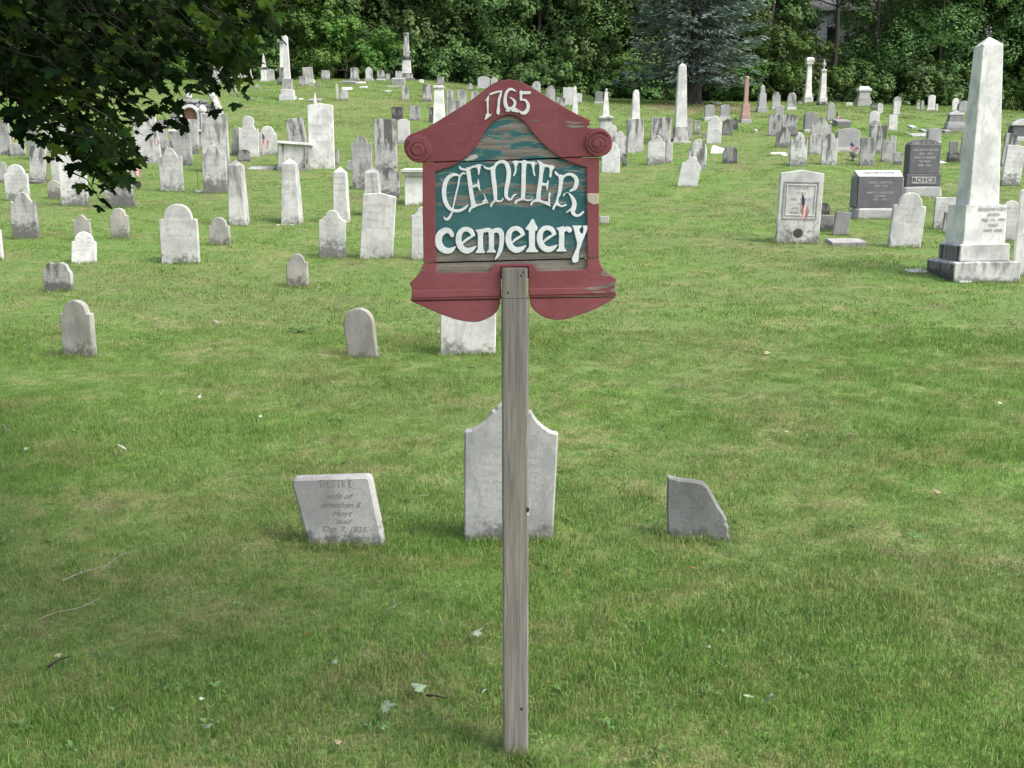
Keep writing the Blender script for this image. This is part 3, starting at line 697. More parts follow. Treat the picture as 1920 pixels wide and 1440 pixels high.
monument('capped_pillar', 824, 262, [('shaft', 'frust', 27, 18, 170, 'w0'), ('cap', 'cornice', 22, 22, 161, 'wm')], 'tapering white pillar with a projecting cap left of the sign roof')
monument('obelisk', 1078, 226, [('shaft', 'spire', 15, 4, 162, 'w0')], 'slim plain white obelisk rising over the right sign slope', 'obelisk', GO)
monument('obelisk', 1135, 270, [('die', 'box', 24, 24, 228, 'wm'), ('cornice', 'cornice', 30, 30, 218, 'ws'), ('shaft', 'frust', 14, 6, 172, 'w0'), ('tip', 'ball', 5, 5, 166, 'wm')], 'white obelisk on a moulded square base just right of the sign scroll', 'obelisk', GO)
monument('obelisk', 1190, 286, [('die', 'box', 32, 32, 223, 'ws'), ('shaft', 'dome', 16, 12, 168, 'w0')], 'blunt white obelisk standing on a tall square block', 'obelisk', GO, dr=.6)
monument('capped_monument', 1397, 231, [('plinth', 'box', 24, 24, 224, 'gr'), ('step', 'box', 20, 20, 214, 'pk'), ('die', 'frust', 17, 15, 195, 'pk'), ('shaft', 'frust', 9, 7.5, 150, 'pk'), ('cap', 'cap', 10.5, 10.5, 143, 'pk')], 'slim pink granite monument with a domed cap')
monument('capped_column', 1422, 192, [('base', 'box', 18, 18, 178, 'dm'), ('shaft', 'frust', 13, 11, 141, 'w0'), ('cap', 'cornice', 14, 14, 133, 'gs')], 'white column with a flat dark cap behind the grey obelisk')
monument('obelisk', 1428, 211, [('plinth', 'box', 24, 24, 202, 'gr'), ('die', 'frust', 18, 15, 176, 'gr'), ('shaft', 'obelisk', 11, 9, 159, 'gr')], 'squat grey granite obelisk right of the pink monument', 'obelisk', GO)
monument('capped_column', 1514, 193, [('plinth', 'box', 21, 21, 182, 'wm'), ('step', 'box', 17, 17, 176, 'w0'), ('shaft', 'frust', 14, 9, 121, 'w0'), ('cap', 'cornice', 18, 18, 108, 'w0')], 'tall white tapering column with a flared capital in front of the pale house')
monument('urn_monument', 1541, 198, [('plinth', 'box', 21, 21, 192, 'dm'), ('step', 'box', 19, 19, 184, 'w0'), ('shaft', 'frust', 15, 11, 138, 'w0'), ('cornice', 'cornice', 14, 14, 130, 'ws'), ('urn', 'urn', 9, 9, 111, 'wm')], 'tall white shaft crowned with an urn, right of the flared column')
monument('roofed_monument', 1618, 200, [('plinth', 'box', 33, 33, 191, 'gr'), ('step', 'box', 29, 29, 183, 'gr'), ('die', 'frust', 25, 23, 171, 'gr'), ('roof', 'hip', 29, 20, 162, 'gw')], 'grey granite monument with a hipped roof at the wood edge', dr=.7)
monument('gabled_monument', 1789, 247, [('plinth', 'box', 44, 44, 239, 'gd'), ('step', 'box', 39, 39, 229, 'gr'), ('die', 'frust', 33, 29, 216, 'gd'), ('roof', 'gable', 33, 33, 207, 'gw')], 'grey granite monument with a notched pale gable left of the great obelisk', dr=.5)
monument('gabled_monument', 1913, 265, [('plinth', 'box', 62, 62, 257, 'gw'), ('die', 'frust', 50, 48, 236, 'dg'), ('roof', 'gable', 58, 58, 222, 'gw')], 'dark granite monument with a pale gabled roof at the right picture edge', dr=.5)
royce = monument('arched_monument', 1724, 370, [('plinth', 'rough', 86, 86, 349, 'gr'), ('name_base', 'box', 76, 76, 327, 'dg'), ('die', 'archslab', 68, 68, 261, 'dg')], 'dark granite monument with an arched carved top, its base lettered ROYCE', dr=.38, yaw=4)
gorton = monument('slant_monument', 1641, 411, [('plinth', 'rough', 102, 102, 389, 'gr')], 'dark granite family monument with a pale slanted top lettered GORTON', dr=.42, yaw=3)

# -- GORTON die: polished front, rough sides, pale slanted top
sG = hit(1641, 411)[1] / F
zt = on_plane(1641, 389, gorton.location.y)[0].z - gorton.location.z
zh = on_plane(1641, 331, gorton.location.y - .12)[0].z - gorton.location.z
GW, GD = 84 * sG, .34
mb = MB(); mb.box((0, .01, (zt + zh) / 2), (GW + .07, GD - .05, zh - zt), bev=.02, jit=.016)
o = mb.build('rough_sides', M_GRAN, gorton); dress(o, 'gd', zh, GW)
mb = MB(); mb.box((0, -GD / 2 + .012, (zt + zh) / 2), (GW, .03, zh - zt - .004), bev=.003)
o = mb.build('polished_face', M_DARK, gorton); dress(o, 'dg', zh, GW)
mb = MB(); rise = .13
mb.add([(-GW / 2, -GD / 2, zh), (GW / 2, -GD / 2, zh), (GW / 2 + .02, -GD / 2 + .22, zh + rise), (-GW / 2 - .02, -GD / 2 + .22, zh + rise), (-GW / 2, GD / 2, zh), (GW / 2, GD / 2, zh)],
       [(0, 1, 2, 3), (3, 2, 5, 4), (0, 3, 4), (1, 5, 2), (0, 4, 5, 1)])
o = mb.build('slanted_top', M_GRAN, gorton); dress(o, 'gw', zh, GW)

# ------------------------------------------------------------------ lettering cut in the stones
def paint(name, col, rough=.8):
    m = NT(name); m.b.inputs['Base Color'].default_value = (*col, 1); m.b.inputs['Roughness'].default_value = rough; return m.m
M_CUT = paint('weathered_lettering', (.21, .20, .18)); M_CUTS = paint('worn_script_lettering', (.20, .195, .18)); M_CUTP = paint('pale_cut_lettering', (.42, .42, .41)); M_CUTF = paint('faint_lettering', (.33, .33, .325))  # first two: dark tone of weathered letters
_tc = {}
def text(name, s, size, mat, parent, x, z, y, shear=0.0, tilt=0.0, line=1.0, ext=.0015, sx=1.0, off=0.0):
    cu = bpy.data.curves.new(name, 'FONT'); cu.body = s; cu.size = size; cu.align_x = 'CENTER'; cu.align_y = 'CENTER'
    cu.shear = shear; cu.space_line = line; cu.extrude = ext; cu.resolution_u = 3; cu.offset = off
    tmp = bpy.data.objects.new('tmp', cu); COL.objects.link(tmp)
    me = bpy.data.meshes.new_from_object(tmp.evaluated_get(bpy.context.evaluated_depsgraph_get()))
    bpy.data.objects.remove(tmp); me.name = name; me.materials.clear(); me.materials.append(mat)
    o = bpy.data.objects.new(name, me); COL.objects.link(o); o.parent = parent
    o.location = (x, y, z); o.rotation_euler = (R(90) + tilt, 0, 0); o.scale = (sx, 1, 1); o['kind'] = 'stuff'
    return o
ro, W, H, D = desire
# hand-cut serif capitals: strokes (x, z, width) on a unit cell one high
def sf(x, z, w_=.20): return [(x - w_ / 2, z, .05), (x + w_ / 2, z, .05)]
GLY = {
 'D': (.72, [[(.16, 0, .14), (.16, 1, .14)], [(.16, .97, .05), (.42, .95, .07), (.62, .72, .13), (.65, .5, .15), (.62, .28, .13), (.42, .05, .07), (.16, .03, .05)], sf(.14, 0), sf(.14, 1)]),
 'E': (.62, [[(.16, 0, .14), (.16, 1, .14)], [(.1, .97, .05), (.55, .97, .05)], [(.1, .03, .05), (.58, .03, .05)], [(.16, .52, .05), (.42, .52, .05)], [(.54, .80, .03), (.55, .99, .08)], [(.58, .2, .03), (.57, .01, .08)], [(.42, .42, .04), (.42, .62, .04)]]),
 'S': (.56, [[(.48, .72, .04), (.44, .92, .06), (.28, 1.0, .07), (.1, .88, .10), (.12, .68, .13), (.3, .52, .15), (.46, .36, .13), (.46, .14, .10), (.28, 0, .07), (.1, .08, .06), (.06, .28, .04)]]),
 'I': (.34, [[(.16, 0, .14), (.16, 1, .14)], sf(.16, 0, .28), sf(.16, 1, .28)]),
 'R': (.70, [[(.16, 0, .14), (.16, 1, .14)], [(.16, .97, .05), (.4, .96, .07), (.52, .76, .14), (.4, .56, .07), (.16, .53, .05)], [(.34, .54, .08), (.50, .2, .13), (.64, .02, .08)], sf(.14, 0), sf(.14, 1)]),
}
def stroke_word(word, x0, z0, hgt, y, mat, parent, gap=.20):
    x = x0 - sum(GLY[c][0] + gap for c in word) * hgt / 2
    for c in word:
        mb = MB()
        for k, st_ in enumerate(GLY[c][1]):
            L = [(x + a_ * hgt, z0 + b_ * hgt, w_ * hgt) for a_, b_, w_ in st_]; ql = len(L); V = []; Fc = []
            yy = y - .0004 * (k + 1)
            for i, (a_, b_, w_) in enumerate(L):
                p, q = L[max(i - 1, 0)], L[min(i + 1, ql - 1)]; dx, dz = q[0] - p[0], q[1] - p[1]; l = math.hypot(dx, dz) or 1; nx_, nz_ = -dz / l * w_ / 2, dx / l * w_ / 2
                V += [(a_ + nx_, yy, b_ + nz_), (a_ - nx_, yy, b_ - nz_), (a_ + nx_, y + .001, b_ + nz_), (a_ - nx_, y + .001, b_ - nz_)]
            for i in range(ql - 1):
                e = i * 4; Fc += [(e, e + 4, e + 5, e + 1), (e, e + 2, e + 6, e + 4), (e + 1, e + 5, e + 7, e + 3)]
            mb.add(V, Fc)
        mb.build('letter', mat, parent); x += (GLY[c][0] + gap) * hgt
stroke_word('DESIRE', -W * .10, H * .79, .040, -D / 2, M_CUT, ro)
for (s, zf, sz, sh) in (('wife of', .68, .046, .45), ('Jonathan S', .565, .046, .45), ('Hoyt', .45, .046, .45), ('died', .34, .042, .45), ('Oct. 7, 1825,', .235, .044, .3), ('aged 70 years', .125, .042, .45)):
    text('lettering', s, sz, M_CUTS, ro, W * (-.16 * zf + .03), H * zf * .99, -D / 2 - .0003, sh, sx=1.1, off=-.0003)
ro, W, H, D = center_st
for (s, zf, sz, sh) in (('In memory of', .70, .045, .25), ('Mr Jona.    Hoyt', .635, .045, .2), ('who died   June', .57, .045, .25), ('28th        1802', .50, .045, .2), ('in the         the', .44, .043, .25), ('62 year       of', .38, .043, .2), ('his age', .32, .043, .25)):
    text('lettering', s, sz, M_CUTF, ro, 0, H * zf, -D / 2 - .0001, sh, sx=1.15, ext=.0008, off=-.0002)
ro, W, H, D = peaked
def frame(parent, W0, z0, z1, y, th, mat, name, pre='wm'):
    mb = MB(); e = .0
    mb.box((0, y, z1 - th / 2), (W0, .012, th), bev=.003); mb.box((0, y, z0 + th / 2), (W0, .012, th), bev=.003)
    mb.box((-W0 / 2 + th / 2, y - .0015, (z0 + z1) / 2), (th, .012, z1 - z0 - 2 * th), bev=.003); mb.box((W0 / 2 - th / 2, y - .0015, (z0 + z1) / 2), (th, .012, z1 - z0 - 2 * th), bev=.003)
    o = mb.build(name, mat, parent); dress(o, pre, 1.2, W0, rows=0); return o
frame(ro, W * .80, H * .33, H * .84, -D / 2 - .004, .022, M_MARBLE, 'outer_moulding', 'gm')
frame(ro, W * .68, H * .38, H * .80, -D / 2 - .004, .016, M_MARBLE, 'inner_moulding', 'wm')
for (s, zf, sz) in (('FATHER', .75, .075), ('OF THE', .68, .05), ('ABEL  ABBOT', .60, .062), ('DIED', .54, .045), ('JAN.  1825', .48, .058), ('AGED 76 YRS', .42, .055)):
    text('lettering', s, sz, M_CUT, ro, 0, H * zf, -D / 2 - .0006, ext=.001)
# royce
nb = [c for c in royce.children if c.name.startswith('name_base')][0]; di = [c for c in royce.children if c.name.startswith('die')][0]
ys = [v.co.y for v in nb.data.vertices]; zs = [v.co.z for v in nb.data.vertices]
zc = (on_plane(1724, 327, royce.location.y)[0].z + on_plane(1724, 349, royce.location.y)[0].z) / 2 - royce.location.z
sR = hit(1724, 370)[1] / F
mb = MB(); mb.box((0, min(ys) - .004, zc), (46 * sR, .01, 12.5 * sR), bev=.004); o = mb.build('name_panel', M_GRAN, royce); dress(o, 'gr', 1, .5)
text('lettering', 'ROYCE', 12 * sR, M_DARK, royce, 0, zc, min(ys) - .011, sx=1.15, ext=.003)
yd = min(v.co.y for v in di.data.vertices); za = on_plane(1724, 327, royce.location.y)[0].z - royce.location.z; zb = on_plane(1724, 261, royce.location.y)[0].z - royce.location.z
mb = MB(); mb.box((0, yd - .003, za + (zb - za) * .845), (62 * sR, .006, .012)); mb2 = mb
for k in range(46):
    a = random.uniform(-.5, .5); zz = za + (zb - za) * random.uniform(.865, .955 - .12 * abs(a)); q = random.uniform(0, 3.14)
    mb.add([(a * 54 * sR + .022 * math.cos(q + i * 1.57) * (1 if i % 2 else .45), yd - .004 - .002 * (k % 3), zz + .022 * math.sin(q + i * 1.57) * (1 if i % 2 else .45)) for i in range(4)], [(0, 1, 2, 3)])
o = mb.build('carved_leaves', M_GRAN, royce); dress(o, 'gr', 1, .5); o['kind'] = 'stuff'
text('lettering', 'WILLIAM H. ROYCE\n1843 - 1912\nMARY E. PARKER\nHIS WIFE\n1848 - 1923', 5.6 * sR, M_CUTP, royce, 0, za + (zb - za) * .47, yd - .0015, line=1.25)
text('lettering', 'JOHN L. GORTON\n1849 - 1918\n\nMARY A. CARPENTER\nHIS WIFE\n1851 - 1933', 5.4 * sG, M_CUTP, gorton, 0, (zt + zh) / 2 + .02, -GD / 2 - .005, line=1.15)
o = text('lettering', 'GORTON', 8.5 * sG, M_DARK, gorton, 0, zh + rise * .55, -GD / 2 + .116, tilt=-math.atan2(.22, rise), sx=1.55)
# great obelisk inscription
ob = [x[0] for x in ALL_STONES if x[0].get('label', '').startswith('great white marble obelisk')][0]
dd = [c for c in ob.children if c.name.startswith('die')][0]; yy = min(v.co.y for v in dd.data.vertices); zz = [v.co.z for v in dd.data.vertices]
for pn_ in ('plinth', 'step'):       # thin dark plates over the left faces
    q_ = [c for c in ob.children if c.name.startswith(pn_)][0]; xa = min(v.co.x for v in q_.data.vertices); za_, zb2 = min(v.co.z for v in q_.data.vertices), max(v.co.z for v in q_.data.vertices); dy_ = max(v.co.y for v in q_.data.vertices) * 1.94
    mb = MB(); mb.box((xa - .001, 0, (za_ + zb2) / 2 - .01), (.008, dy_, zb2 - za_ - .05)); dress(mb.build('dark_side_plate', M_MARBLE, ob), 'dk', zb2 * 1.3, .2, rows=0)
text('lettering', 'BENJAMIN DEAN\nBORN\nFEB. 14, 1790\nDIED\nMAY 1860', .062, M_CUTF, ob, .12, min(zz) + (max(zz) - min(zz)) * .62, yy - .0015, line=1.25)

# ------------------------------------------------------------------ table tombs, ledgers, flat stones
def flat(px, py, w_, dm, hm, pre, label, cat='ledger stone', name='ledger_stone', yaw=0, tilt=(0, 0), jit=.006, group='flat stones lying in the grass'):
    g, t = hit(px, py); W = w_ * t / F
    mb = MB(); mb.box((0, 0, hm / 2 - .03), (W, dm, hm + .06), bev=min(.012, hm * .3), jit=jit)
    o = mb.build(name, MATS[PRE[pre][0]]); o.location = (g.x, g.y + dm / 2, g.z); o.rotation_euler = (R(tilt[0]), R(tilt[1]), R(yaw))
    sl = math.atan2(float(ground(g.x, g.y + .5) - ground(g.x, g.y - .5)), 1); o.rotation_euler[0] += sl
    dress(o, pre, 1.0, W, rows=0); o['low'] = .05; props(o, label, cat, group); return o
flat(1592, 462, 66, .42, .10, 'gm', 'thick low slab with a broken edge right of the peaked tablet')
flat(1625, 481, 74, .62, .02, 'gw', 'flat grave slab flush with the grass in front of the thick low slab', yaw=-20)
flat(1722, 512, 36, .2, .04, 'wm', 'small white flush stone at the left foot of the great obelisk')
flat(1812, 531, 26, .16, .03, 'wm', 'small white chip of stone in front of the great obelisk steps')
flat(487, 318, 48, .5, .06, 'gm', 'pale flat ledger stone in the grass left of the tilted table tomb', yaw=3)
flat(1243, 286, 14, .3, .05, 'wm', 'narrow white flat stone left of the pointed-arch headstone')
flat(1465, 292, 30, .5, .06, 'w0', 'white flat stone in the grass left of the scroll-eared headstone')
flat(1769, 306, 15, .4, .05, 'w0', 'white flat stone behind the round black granite monument top')
flat(1732, 257, 42, .6, .10, 'gm', 'long low grey stone behind the arched black granite monument')
flat(1582, 240, 26, .6, .28, 'gd', 'low grey granite block behind the wide family headstone')
flat(720, 172, 22, .6, .06, 'w0', 'white flat slab on the hill below the small brown headstone')
flat(746, 159, 24, .7, .32, 'gm', 'grey box-like low tomb on the hill below the urn-capped monument')
flat(740, 163, 36, .5, .06, 'gd', 'long flat grey slab in front of the box-like low tomb')
flat(653, 158, 26, .6, .16, 'gd', 'dark flat slab on the hill above the white post')
flat(673, 157, 22, .5, .10, 'w0', 'bright white flat slab between two base-mounted headstones')
flat(680, 165, 14, .5, .08, 'wm', 'white broken slab lying on the hill crest')
flat(648, 169, 19, .5, .06, 'w0', 'tilted white slab behind the square streaked headstone', tilt=(14, 0))
flat(589, 191, 24, .5, .12, 'gd', 'low stone curb behind the tallest white slab')
flat(563, 187, 8, .3, .05, 'wm', 'small white stone right of the slender obelisk base')
flat(468, 186, 10, .3, .05, 'gm', 'small flat stone in the grass left of the slender obelisk', yaw=15)
flat(487, 185, 9, .3, .05, 'gd', 'small dark flat stone beside the pale one on the crest')
flat(1714, 242, 10, .45, .12, 'gw', 'small oval marker alone on the far right lawn', jit=.01)
flat(1735, 249, 10, .4, .12, 'gm', 'small rounded marker left of the plain dark granite headstone', jit=.01)
flat(1777, 250, 11, .4, .12, 'gm', 'small rounded marker right of the plain dark granite headstone', jit=.01)
flat(1704, 253, 5, .3, .08, 'gm', 'tiny grey marker on the right lawn', jit=.01)
flat(1418, 248, 4, .2, .1, 'w0', 'tiny white marker alone on the grass right of the pink monument')
flat(1565, 234, 11, .4, .1, 'gm', 'low grey curb below the distant flag')
flat(1345, 196, 14, .5, .1, 'gm', 'low rough stone below the spruce', jit=.03)
flat(1640, 270, 6, .3, .06, 'gm', 'bit of flat stone beside the plain white headstone')
# fallen slab right of the leaning one
g, t = hit(1346, 287); s = t / F
P, Fc = slab([(-16 * s, -.1), (14 * s, -.1), (20 * s, .06), (12 * s, .16), (-8 * s, 17 * s), (-11 * s, 13 * s)], -.04, .04, .01, .01)
o = mesh_obj('fallen_headstone', P, Fc, M_MARBLE); o.location = (g.x, g.y, g.z); o.rotation_euler = (R(-38), R(4), 0); dress(o, 'w0', 1, .4, rows=0)
props(o, 'fallen white headstone propped in the grass behind the low blackened one', 'headstone', G_HEAD)
def table_tomb(px, py, w_, ytop, label, lean=0, pre='wm', panel=True, lidw=None, dr=.55):
    g, t = hit(px, py); s = t / F; W = w_ * s; Hh = on_plane(px, ytop, g.y)[0].z - g.z; D = W * dr * 1.6
    root = empty('table_tomb', (g.x, g.y + D / 2, g.z), (0, R(lean), R(2)))
    mb = MB(); mb.box((0, 0, 0), (W * 1.0, D * 1.0, .16), bev=.01, jit=.004); dress(mb.build('base', M_GRAN, root), 'gm', .3, W)
    L = (lidw or w_ * 1.02) * s
    mb = MB(); mb.box((0, 0, Hh - .035), (L, D * 1.08, .07), bev=.012); dress(mb.build('lid', M_MARBLE, root), 'w0', 2, W, rows=0)
    hh = Hh - .07 - .08
    for sx in (-1, 1):
        for sy in (-1, 1):
            mb = MB(); mb.frustum((sx * W * .40, sy * D * .42, .0805), W * .12, W * .12, hh - .001, ch=.006); dress(mb.build('post', M_MARBLE, root), 'gs', Hh, W * .1, rows=0)
    if panel:
        mb = MB(); mb.box((-W * .02, -D * .36, .08 + hh / 2), (W * .62, .07, hh - .003), bev=.006); dress(mb.build('panel', M_MARBLE, root), 'wm', 2, W * .6, rows=0)
    props(root, label, 'tomb'); return root
table_tomb(549, 320, 62, 266, 'tilted table tomb with a white lid and carved front panel', lean=4)
table_tomb(348, 279, 62, 243, 'table tomb with slim white posts and a dark-edged lid behind grey slabs', panel=False)

# ------------------------------------------------------------------ burial vault dug into the bank
g, t = hit(360, 243); s = t / F
v_root = empty('burial_vault', (g.x, g.y + .4, g.z))
brick = NT('red_brick'); bt = brick.n('ShaderNodeTexBrick'); bt.inputs['Scale'].default_value = 9; bt.inputs['Color1'].default_value = (.24, .12, .08, 1); bt.inputs['Color2'].default_value = (.18, .10, .07, 1); bt.inputs['Mortar'].default_value = (.28, .26, .23, 1)
brick.l(brick.scale(brick.obj(), (1, 1, 1)), bt.inputs['Vector']); brick.l(bt.outputs[0], brick.b.inputs['Base Color'])
def vz(py): return on_plane(360, py, v_root.location.y)[0].z - g.z
def vx(px): return (px - 360) * s * 1.01
for r_, (y0, y1) in enumerate(((243, 232), (232, 222), (222, 212), (212, 203), (203, 195), (195, 187))):
    xl = 306 + r_ * 5; xr = 408 - max(0, r_ - 3) * 12; x = xl
    while x < xr - 4:
        bw = random.uniform(10, 20); x2 = min(x + bw, xr)
        if not (342 < (x + x2) / 2 < 372 and r_ < 4):
            mb = MB(); mb.box((vx((x + x2) / 2), random.uniform(-.02, .02), (vz(y0) + vz(y1)) / 2), (vx(x2) - vx(x) - .02, .5, vz(y1) - vz(y0) - .02), bev=.03, jit=.012)
            dress(mb.build('stone_block', M_GRAN, v_root), random.choice(['gr', 'gd', 'gm', 'gr']) if False else random.choice(['gr', 'gd']), 2, .3)
        x = x2
mb = MB(); mb.box((vx(357), -.12, (vz(243) + vz(204)) / 2), (vx(371) - vx(343), .3, vz(204) - vz(243))); mb.build('brick_infill', brick.m, v_root)
xc, r0, r1 = vx(357), vx(371) - vx(357), vx(376) - vx(357)
q = [(r1, 0)] + [(r1 * math.cos(R(a)), vz(218) + r1 * math.sin(R(a))) for a in range(0, 181, 12)] + [(-r1, 0), (-r0, 0)] + [(r0 * math.cos(R(a)), vz(218) + r0 * math.sin(R(a))) for a in range(180, -1, -12)] + [(r0, 0)]
P, Fc = slab([(x + xc, z) for x, z in q], -.42, -.2, .012); dress(mesh_obj('arch_surround', P, Fc, M_MARBLE, v_root), 'w0', 3, .5, rows=0)
mb = MB(); mb.box((vx(382), -.4, (vz(243) + vz(214)) / 2), (.14, .16, vz(214) - vz(243))); mb.lathe((vx(382), -.4, vz(214)), [(.06, 0), (.12, .06), (.13, .14), (.09, .22), (.02, .27)], 12); dress(mb.build('gatepost', M_MARBLE, v_root), 'w0', 3, .2, rows=0)
mb = MB()
for k in range(9):
    a = k / 8; mb.box((vx(398 + 11 * a), -.1, vz(183 + 30 * a)), (.16, .5, .09), bev=.02, jit=.01)
dress(mb.build('stepped_coping', M_MARBLE, v_root), 'wm', 3, .2, rows=0)
for x_ in (396, 352): 
    mb = MB(); mb.lathe((vx(x_), -.1, vz(188)), [(.05, 0), (.11, .08), (.1, .18), (.03, .26)], 10); dress(mb.build('finial', M_MARBLE, v_root), 'wm', 3, .2, rows=0)
props(v_root, 'old burial vault in the bank with a white arch filled with brick', 'vault')

# stone urn planter right side
g, t = hit(1600, 302)
mb = MB(); mb.lathe((0, 0, -.02), [(.06, 0), (.07, .05), (.035, .09), (.045, .11), (.10, .17), (.115, .27), (.10, .27), (.09, .20)], 14)
o = mb.build('urn_planter', M_GRAN, None, True); o.location = g; dress(o, 'gd', .3, .2); props(o, 'small grey stone urn planter in front of the granite family headstone', 'urn')

# ------------------------------------------------------------------ flags and grave markers
def flag_mat():
    m = NT('flag_cloth'); uv = m.n('ShaderNodeUVMap'); sp = m.n('ShaderNodeSeparateXYZ'); m.l(uv.outputs[0], sp.inputs[0])
    u, v = sp.outputs[0], sp.outputs[1]
    st = m.math('GREATER_THAN', m.math('FRACT', m.math('MULTIPLY', v, 6.5)), .5)
    c = m.mix(st, (.45, .03, .05), (.72, .70, .68))
    cant = m.math('MULTIPLY', m.math('LESS_THAN', u, .42), m.math('GREATER_THAN', v, .46))
    star = m.math('MULTIPLY', m.math('GREATER_THAN', m.math('SINE', m.math('MULTIPLY', u, 95)), .5), m.math('GREATER_THAN', m.math('SINE', m.math('MULTIPLY', v, 100)), .5))
    c2 = m.mix(star, (.03, .05, .16), (.65, .65, .68)); m.l(m.mix(cant, c, c2), m.b.inputs['Base Color'])
    return m.m
M_FLAG = flag_mat(); M_POLE = paint('flag_pole_wood', (.5, .43, .30)); M_BRONZE = paint('weathered_bronze', (.05, .055, .045), .6); M_IRON = paint('iron_rod', (.06, .06, .06), .6)
def flag(px, py, ytop, label, fw=.42, fh=.27, droop=.8, leanx=0, disc=None, side=1):
    g, t = hit(px, py); Hh = on_plane(px, ytop, g.y)[0].z - g.z
    root = empty('grave_flag', (g.x, g.y, g.z), (0, R(leanx), 0))
    mb = MB(); mb.tube([(0, 0, -.1), (0, 0, Hh)], .0065); mb.lathe((0, 0, Hh), [(.004, 0), (.013, .012), (.004, .03)], 8); mb.build('pole', M_POLE, root)
    n, k = 12, 6; P = []; Fc = []; UV = []
    for j in range(k + 1):
        for i in range(n + 1):
            u, v = i / n, j / k
            dx = u * fw * (1 - .62 * droop) * side; dz = -(1 - v) * fh * (1 - .35 * droop * u) - u * fw * droop * .85
            P.append((dx * (.6 + .4 * v) + .006 * side, -.012 + .018 * math.sin(u * 9 + v * 2.5), Hh - .01 + dz)); UV.append((u, v))
    for j in range(k):
        for i in range(n): a = j * (n + 1) + i; Fc.append((a, a + 1, a + n + 2, a + n + 1))
    o = mesh_obj('cloth', P, Fc, M_FLAG, root, True); ul = o.data.uv_layers.new(name='UVMap')
    for lp in o.data.loops: ul.data[lp.index].uv = UV[lp.vertex_index]
    if disc:
        zc_ = on_plane(px, disc, g.y)[0].z - g.z; mb = MB(); mb.lathe((0, 0, 0), [(.0, 0), (.075, 0), (.082, .006), (.075, .014), (.0, .014)], 24)
        mb.v = [(x, -z - .014, y + zc_) for x, y, z in mb.v]; mb.build('medallion', M_BRONZE, root)
        mb = MB()
        for q in range(5):
            a = math.pi / 2 + q * 2 * math.pi / 5; mb.box((.05 * math.cos(a), -.032, zc_ + .05 * math.sin(a)), (.02, .004, .02))
        mb.build('medallion_relief', paint('relief_bronze', (.12, .13, .10), .6), root)
    props(root, label, 'flag', 'small flags on the graves'); return root
flag(1493, 466, 362, 'small flag drooping in front of the broad peaked tablet, bronze medallion below', disc=437, leanx=3, droop=.97, fw=.36)
flag(252, 338, 303, 'small striped flag on the grass between two left headstones', droop=.75, fw=.4, fh=.24)
flag(291, 306, 244, 'small flag hanging along the side of the big chipped leaning slab', droop=.95)
flag(493, 293, 248, 'small flag across the face of a round-shouldered headstone', droop=.8)
flag(22, 285, 241, 'small flag beside the slab at the left picture edge', droop=.5, fw=.35)
flag(1581, 308, 264, 'small flag blown sideways in front of the granite family headstone', droop=.35, leanx=16, fw=.36, fh=.16)
flag(1567, 234, 208, 'small distant flag hanging beside the narrow granite headstone', droop=.9, fw=.35)
def veteran(px, py, yc, label):
    g, t = hit(px, py); z = on_plane(px, yc, g.y)[0].z - g.z
    root = empty('grave_marker', g); mb = MB(); mb.tube([(0, 0, -.1), (0, 0, z)], .008); mb.build('rod', M_IRON, root)
    mb = MB(); mb.lathe((0, 0, 0), [(.0, 0), (.08, 0), (.085, .006), (.08, .014), (.0, .014)], 20); mb.v = [(x, -z_ - .009, y + z) for x, y, z_ in mb.v]; mb.build('medallion', M_BRONZE, root)
    props(root, label, 'grave marker'); return root
veteran(260, 356, 346, 'round dark bronze grave marker on a rod near the flag at left')
veteran(427, 352, 342, 'round dark bronze grave marker beside the leftmost pillar stone')
g, t = hit(372, 361); root = empty('grave_rod', g)
mb = MB(); mb.tube([(0, 0, -.05), (0, 0, .55)], .006); mb.build('rod', M_IRON, root); mb = MB(); mb.lathe((0, 0, 0), [(.08, 0), (.085, .03), (.07, .05)], 14); mb.build('foot_disc', M_MARBLE, root)
dress(root.children[-1] if root.children[-1].name.startswith('foot') else root.children[0], 'w0', 1, .1, rows=0); props(root, 'thin iron rod standing in a white disc between two scroll-eared headstones', 'grave marker')
# iron bracket on the white headstone
g, t = hit(1232, 309); s = t / F; zt_ = on_plane(1229, 254, g.y)[0].z
mb = MB(); mb.tube([(-.02, 0, -.08), (0, 0, .06), (.10, 0, .0), (.20, 0, -.07)], .012); o = mb.build('iron_bracket', M_IRON); o.location = (g.x - .02, g.y - .01, zt_); props(o, 'bent iron bracket on top of a white headstone', 'bracket')
